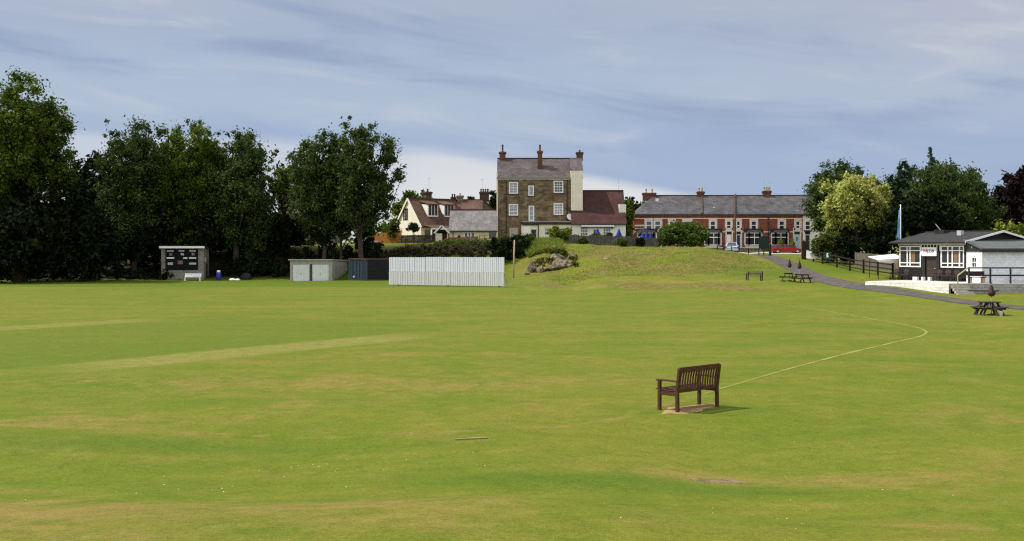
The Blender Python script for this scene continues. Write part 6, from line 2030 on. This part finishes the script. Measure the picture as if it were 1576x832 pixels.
mass('dark_hedge', 'tall dark hedge spilling down the bank before the stone pub', 'hedge', [(-2.5, 2.1, 130.0, 133.4, 0, 1.7, 130), (-2.6, 2.4, 133, 135.0, 0, .75, 60)], 'leaf_dark', 13000, .15, 201)
mass('hedge_lit_top', 'brighter green leaves standing for the lit top of the dark hedge', 'hedge', [(-2.6, 2.6, 132.8, 134.6, .75, 1.15, 60)], 'leaf_mid', 4200, .15, 202, (.2, .35))  # sunlit top edge put into a lighter leaf colour than the hedge
mass('bank_shrubs', 'brown green scrub along the bank top above the sight screen', 'scrub', [(-17.5, -2.8, 134, 136.6, -.15, .25, 150), (-14, -3, 131.6, 134.2, -.1, .5, 130)], 'leaf_brown', 11000, .17, 203, (.25, .45), 'stuff')
mass('ivy_bank', 'dark ivy covering the bank behind the garage and container', 'ivy', [(-36, -16, 133.0, 138.5, -.1, 1.0, 240)], 'leaf_dark', 11000, .22, 204, (.3, .6), 'stuff')
mass('rock_weeds', 'weeds and brambles growing between the outcrop rocks', 'weeds', [(2.0, 7.4, 122.0, 127.5, -.05, .35, 70)], 'leaf_olive', 2600, .13, 215, (.12, .3), 'stuff')
mass('wood_floor_ivy', 'dark ivy and brambles on the ground under the far trees', 'ivy', [(-82, -43, 128.5, 140, -.1, 1.3, 420), (-43, -39, 130, 138, -.1, 1.1, 50), (-34, -30, 132.5, 138, -.1, 1.2, 70)], 'leaf_dark', 19000, .24, 214, (.35, .7), 'stuff')
mass('garden_growth', 'fresh green plants before the red stained fence', 'plants', [(-9.8, -3.0, 137, 140.4, -.1, .5, 90)], 'leaf_fresh', 3500, .15, 205, (.2, .4), 'stuff')
shrub('orange_bush', 'small rusty orange flowering bush over the dark hedge', 797, 361, 7, 143, 'leaf_olive', 900, .14, 206)
shrub('clipped_bush', 'dark round bush at the end of the low weathered boards', 862.5, 355, 14, 135.2, 'leaf_mid', 4200, .13, 207, ybot=381)
shrub('bank_bush', 'dark rounded bush perched over the rock outcrop', 861, 383, 13, 127.5, 'leaf_mid', 4200, .12, 208, ybot=401)
shrub('lime_bush', 'yellow green leafy bush before the white ground floor of the pub', 856, 348, 14, 141, 'leaf_lime', 2600, .14, 209)
shrub('garden_bush', 'yellow green bush beside the satellite dish corner', 873, 347.5, 9, 141.5, 'leaf_lime', 1600, .14, 210)
shrub('garden_bush', 'dark plant below the wing door', 919, 358, 10, 141.5, 'leaf_olive', 1300, .14, 211)
shrub('garden_bush', 'dark plant below the wing window beside the blue parasol', 936, 359, 9, 141.8, 'leaf_dark', 1200, .14, 212)

for px, yt, hf, lm, lab in ((898, 364, 8, 'leaf_olive', 'scruffy olive bush leaning over the low weathered boards by the wing window'), (957, 366, 9, 'leaf_mid', 'green bush over the low weathered boards below the far blue parasol'), (985, 365, 8, 'leaf_dark', 'dark bush over the low weathered boards by the blue parasol cluster')):
    shrub('garden_bush', lab, px, yt, hf, 136.6, lm, 1500, .13, 400 + px, ybot=382)


def blades(n, sx, seed, h, w, lean=.4):
    """n grass blades at positions from sx(rng, n) -> x, y"""
    rng = np.random.default_rng(seed)
    xy = sx(rng, n)
    z = np.array([gz(a, b_) for a, b_ in xy])
    base = np.stack([xy[:, 0], xy[:, 1], z - .01], 1)
    a = rng.uniform(0, 6.283, n)
    side = np.stack([np.cos(a), np.sin(a), np.zeros(n)], 1)
    hh_ = h * rng.uniform(.5, 1.2, n)[:, None]
    ln = np.stack([rng.normal(size=n), rng.normal(size=n), np.zeros(n)], 1) * lean
    ww = w * rng.uniform(.7, 1.3, n)[:, None]
    mid = base + (np.array([0, 0, 1.0]) + ln * .4) * hh_ * .55
    tip = base + (np.array([0, 0, .95]) + ln) * hh_
    return np.stack([base - side * ww, base + side * ww, tip + side * ww * .1, mid - side * ww * .8], 1)


def on_bank(x0, x1, y0, y1):
    return lambda r, n: np.stack([r.uniform(x0, x1, n), r.uniform(y0, y1, n)], 1)


def clumpy(x0, x1, y0, y1):
    def f(r, n):
        k = n * 2
        xy = np.stack([r.uniform(x0, x1, k), r.uniform(y0, y1, k)], 1)
        w_ = vnoise(xy[:, 0], xy[:, 1], 3.2, 41) + .7 * vnoise(xy[:, 0], xy[:, 1], 1.1, 42)
        w_ -= .5 * np.clip((x0 + 2 - xy[:, 0]) / 2, 0, 1) + .5 * np.clip((y0 + 3 - xy[:, 1]) / 3, 0, 1)
        return xy[np.argsort(-(w_ + .25 * r.normal(size=k)))[:n]]
    return f


tag(link_mesh('long_grass', quads_mesh('long_grass', blades(9000, on_bank(1.9, 5.9, 129.2, 135.0), 301, .75, .03)), mats['long_grass']), 'tall fresh green grass above the rock outcrop', 'grass', None, 'stuff')
tag(link_mesh('bank_grass', quads_mesh('bank_grass', np.concatenate([blades(11000, clumpy(3.0, 27, 105, 134), 302, .13, .02, .9)])), mats['long_grass']), 'rough uncut grass on the bank below the pub', 'grass', None, 'stuff')


def gzv(x, y):
    i = np.clip(np.searchsorted(gx, x) - 1, 0, nx - 2)
    j = np.clip(np.searchsorted(gy, y) - 1, 0, ny - 2)
    a = ((x - gx[i]) / (gx[i + 1] - gx[i]))
    b_ = ((y - gy[j]) / (gy[j + 1] - gy[j]))
    return (GZ[j, i] * (1 - a) + GZ[j, i + 1] * a) * (1 - b_) + (GZ[j + 1, i] * (1 - a) + GZ[j + 1, i + 1] * a) * b_, i, j


rng = np.random.default_rng(303)
NB = 300000
yb_ = 7.2 + 33 * rng.random(NB) ** 2.6
xb_ = rng.uniform(-.5, .5, NB) * yb_ * 1.02
zb_, ib, jb = gzv(xb_, yb_)
base = np.stack([xb_, yb_, zb_ - .004], 1)
an = rng.uniform(0, 6.283, NB)
flat = np.stack([np.cos(an), np.sin(an), np.zeros(NB)], 1)
side = np.stack([-np.sin(an), np.cos(an), np.zeros(NB)], 1) * (.0022 + .00022 * yb_)[:, None]
tip = base + flat * rng.uniform(.012, .04, NB)[:, None] + np.array([0, 0, 1.0]) * rng.uniform(.002, .009, NB)[:, None]
V = np.stack([base - side, base + side, tip + side * .25, tip - side * .25], 1)
me_ = quads_mesh('turf_blades', V)
at_ = me_.color_attributes.new('turf', 'FLOAT_COLOR', 'POINT')
at_.data.foreach_set('color', np.repeat(TURF[jb, ib], 4, axis=0).astype(np.float32).ravel())
tag(link_mesh('turf_blades', me_, mats['turf']), 'short mown grass blades of the near turf', 'grass', None, 'stuff')


def daisy_xy(r, n):
    k = r.integers(0, 14, n)
    cx = r.uniform(-6, 8, 14)[k]
    cy = r.uniform(9.5, 24, 14)[k]
    return np.stack([cx + r.normal(size=n) * .8, cy + r.normal(size=n) * .7], 1)


rng = np.random.default_rng(55)
xy = daisy_xy(rng, 90)
xy = xy[(xy[:, 1] > 8.5)]
b = MB()
for x_, y_ in xy:
    r_ = rng.uniform(.004, .009)
    z_ = gz(x_, y_) + .035
    b.add([(x_ + r_ * math.cos(k * 1.047), y_ + r_ * math.sin(k * 1.047), z_ + r_ * .3 * (k % 2)) for k in range(6)] + [(x_, y_, z_ + r_ * .5)], [(k, (k + 1) % 6, 6) for k in range(6)])
tag(b.build('clover_flowers', mats['daisy']), 'tiny white clover flowers dotted in the near turf', 'flowers', None, 'stuff')
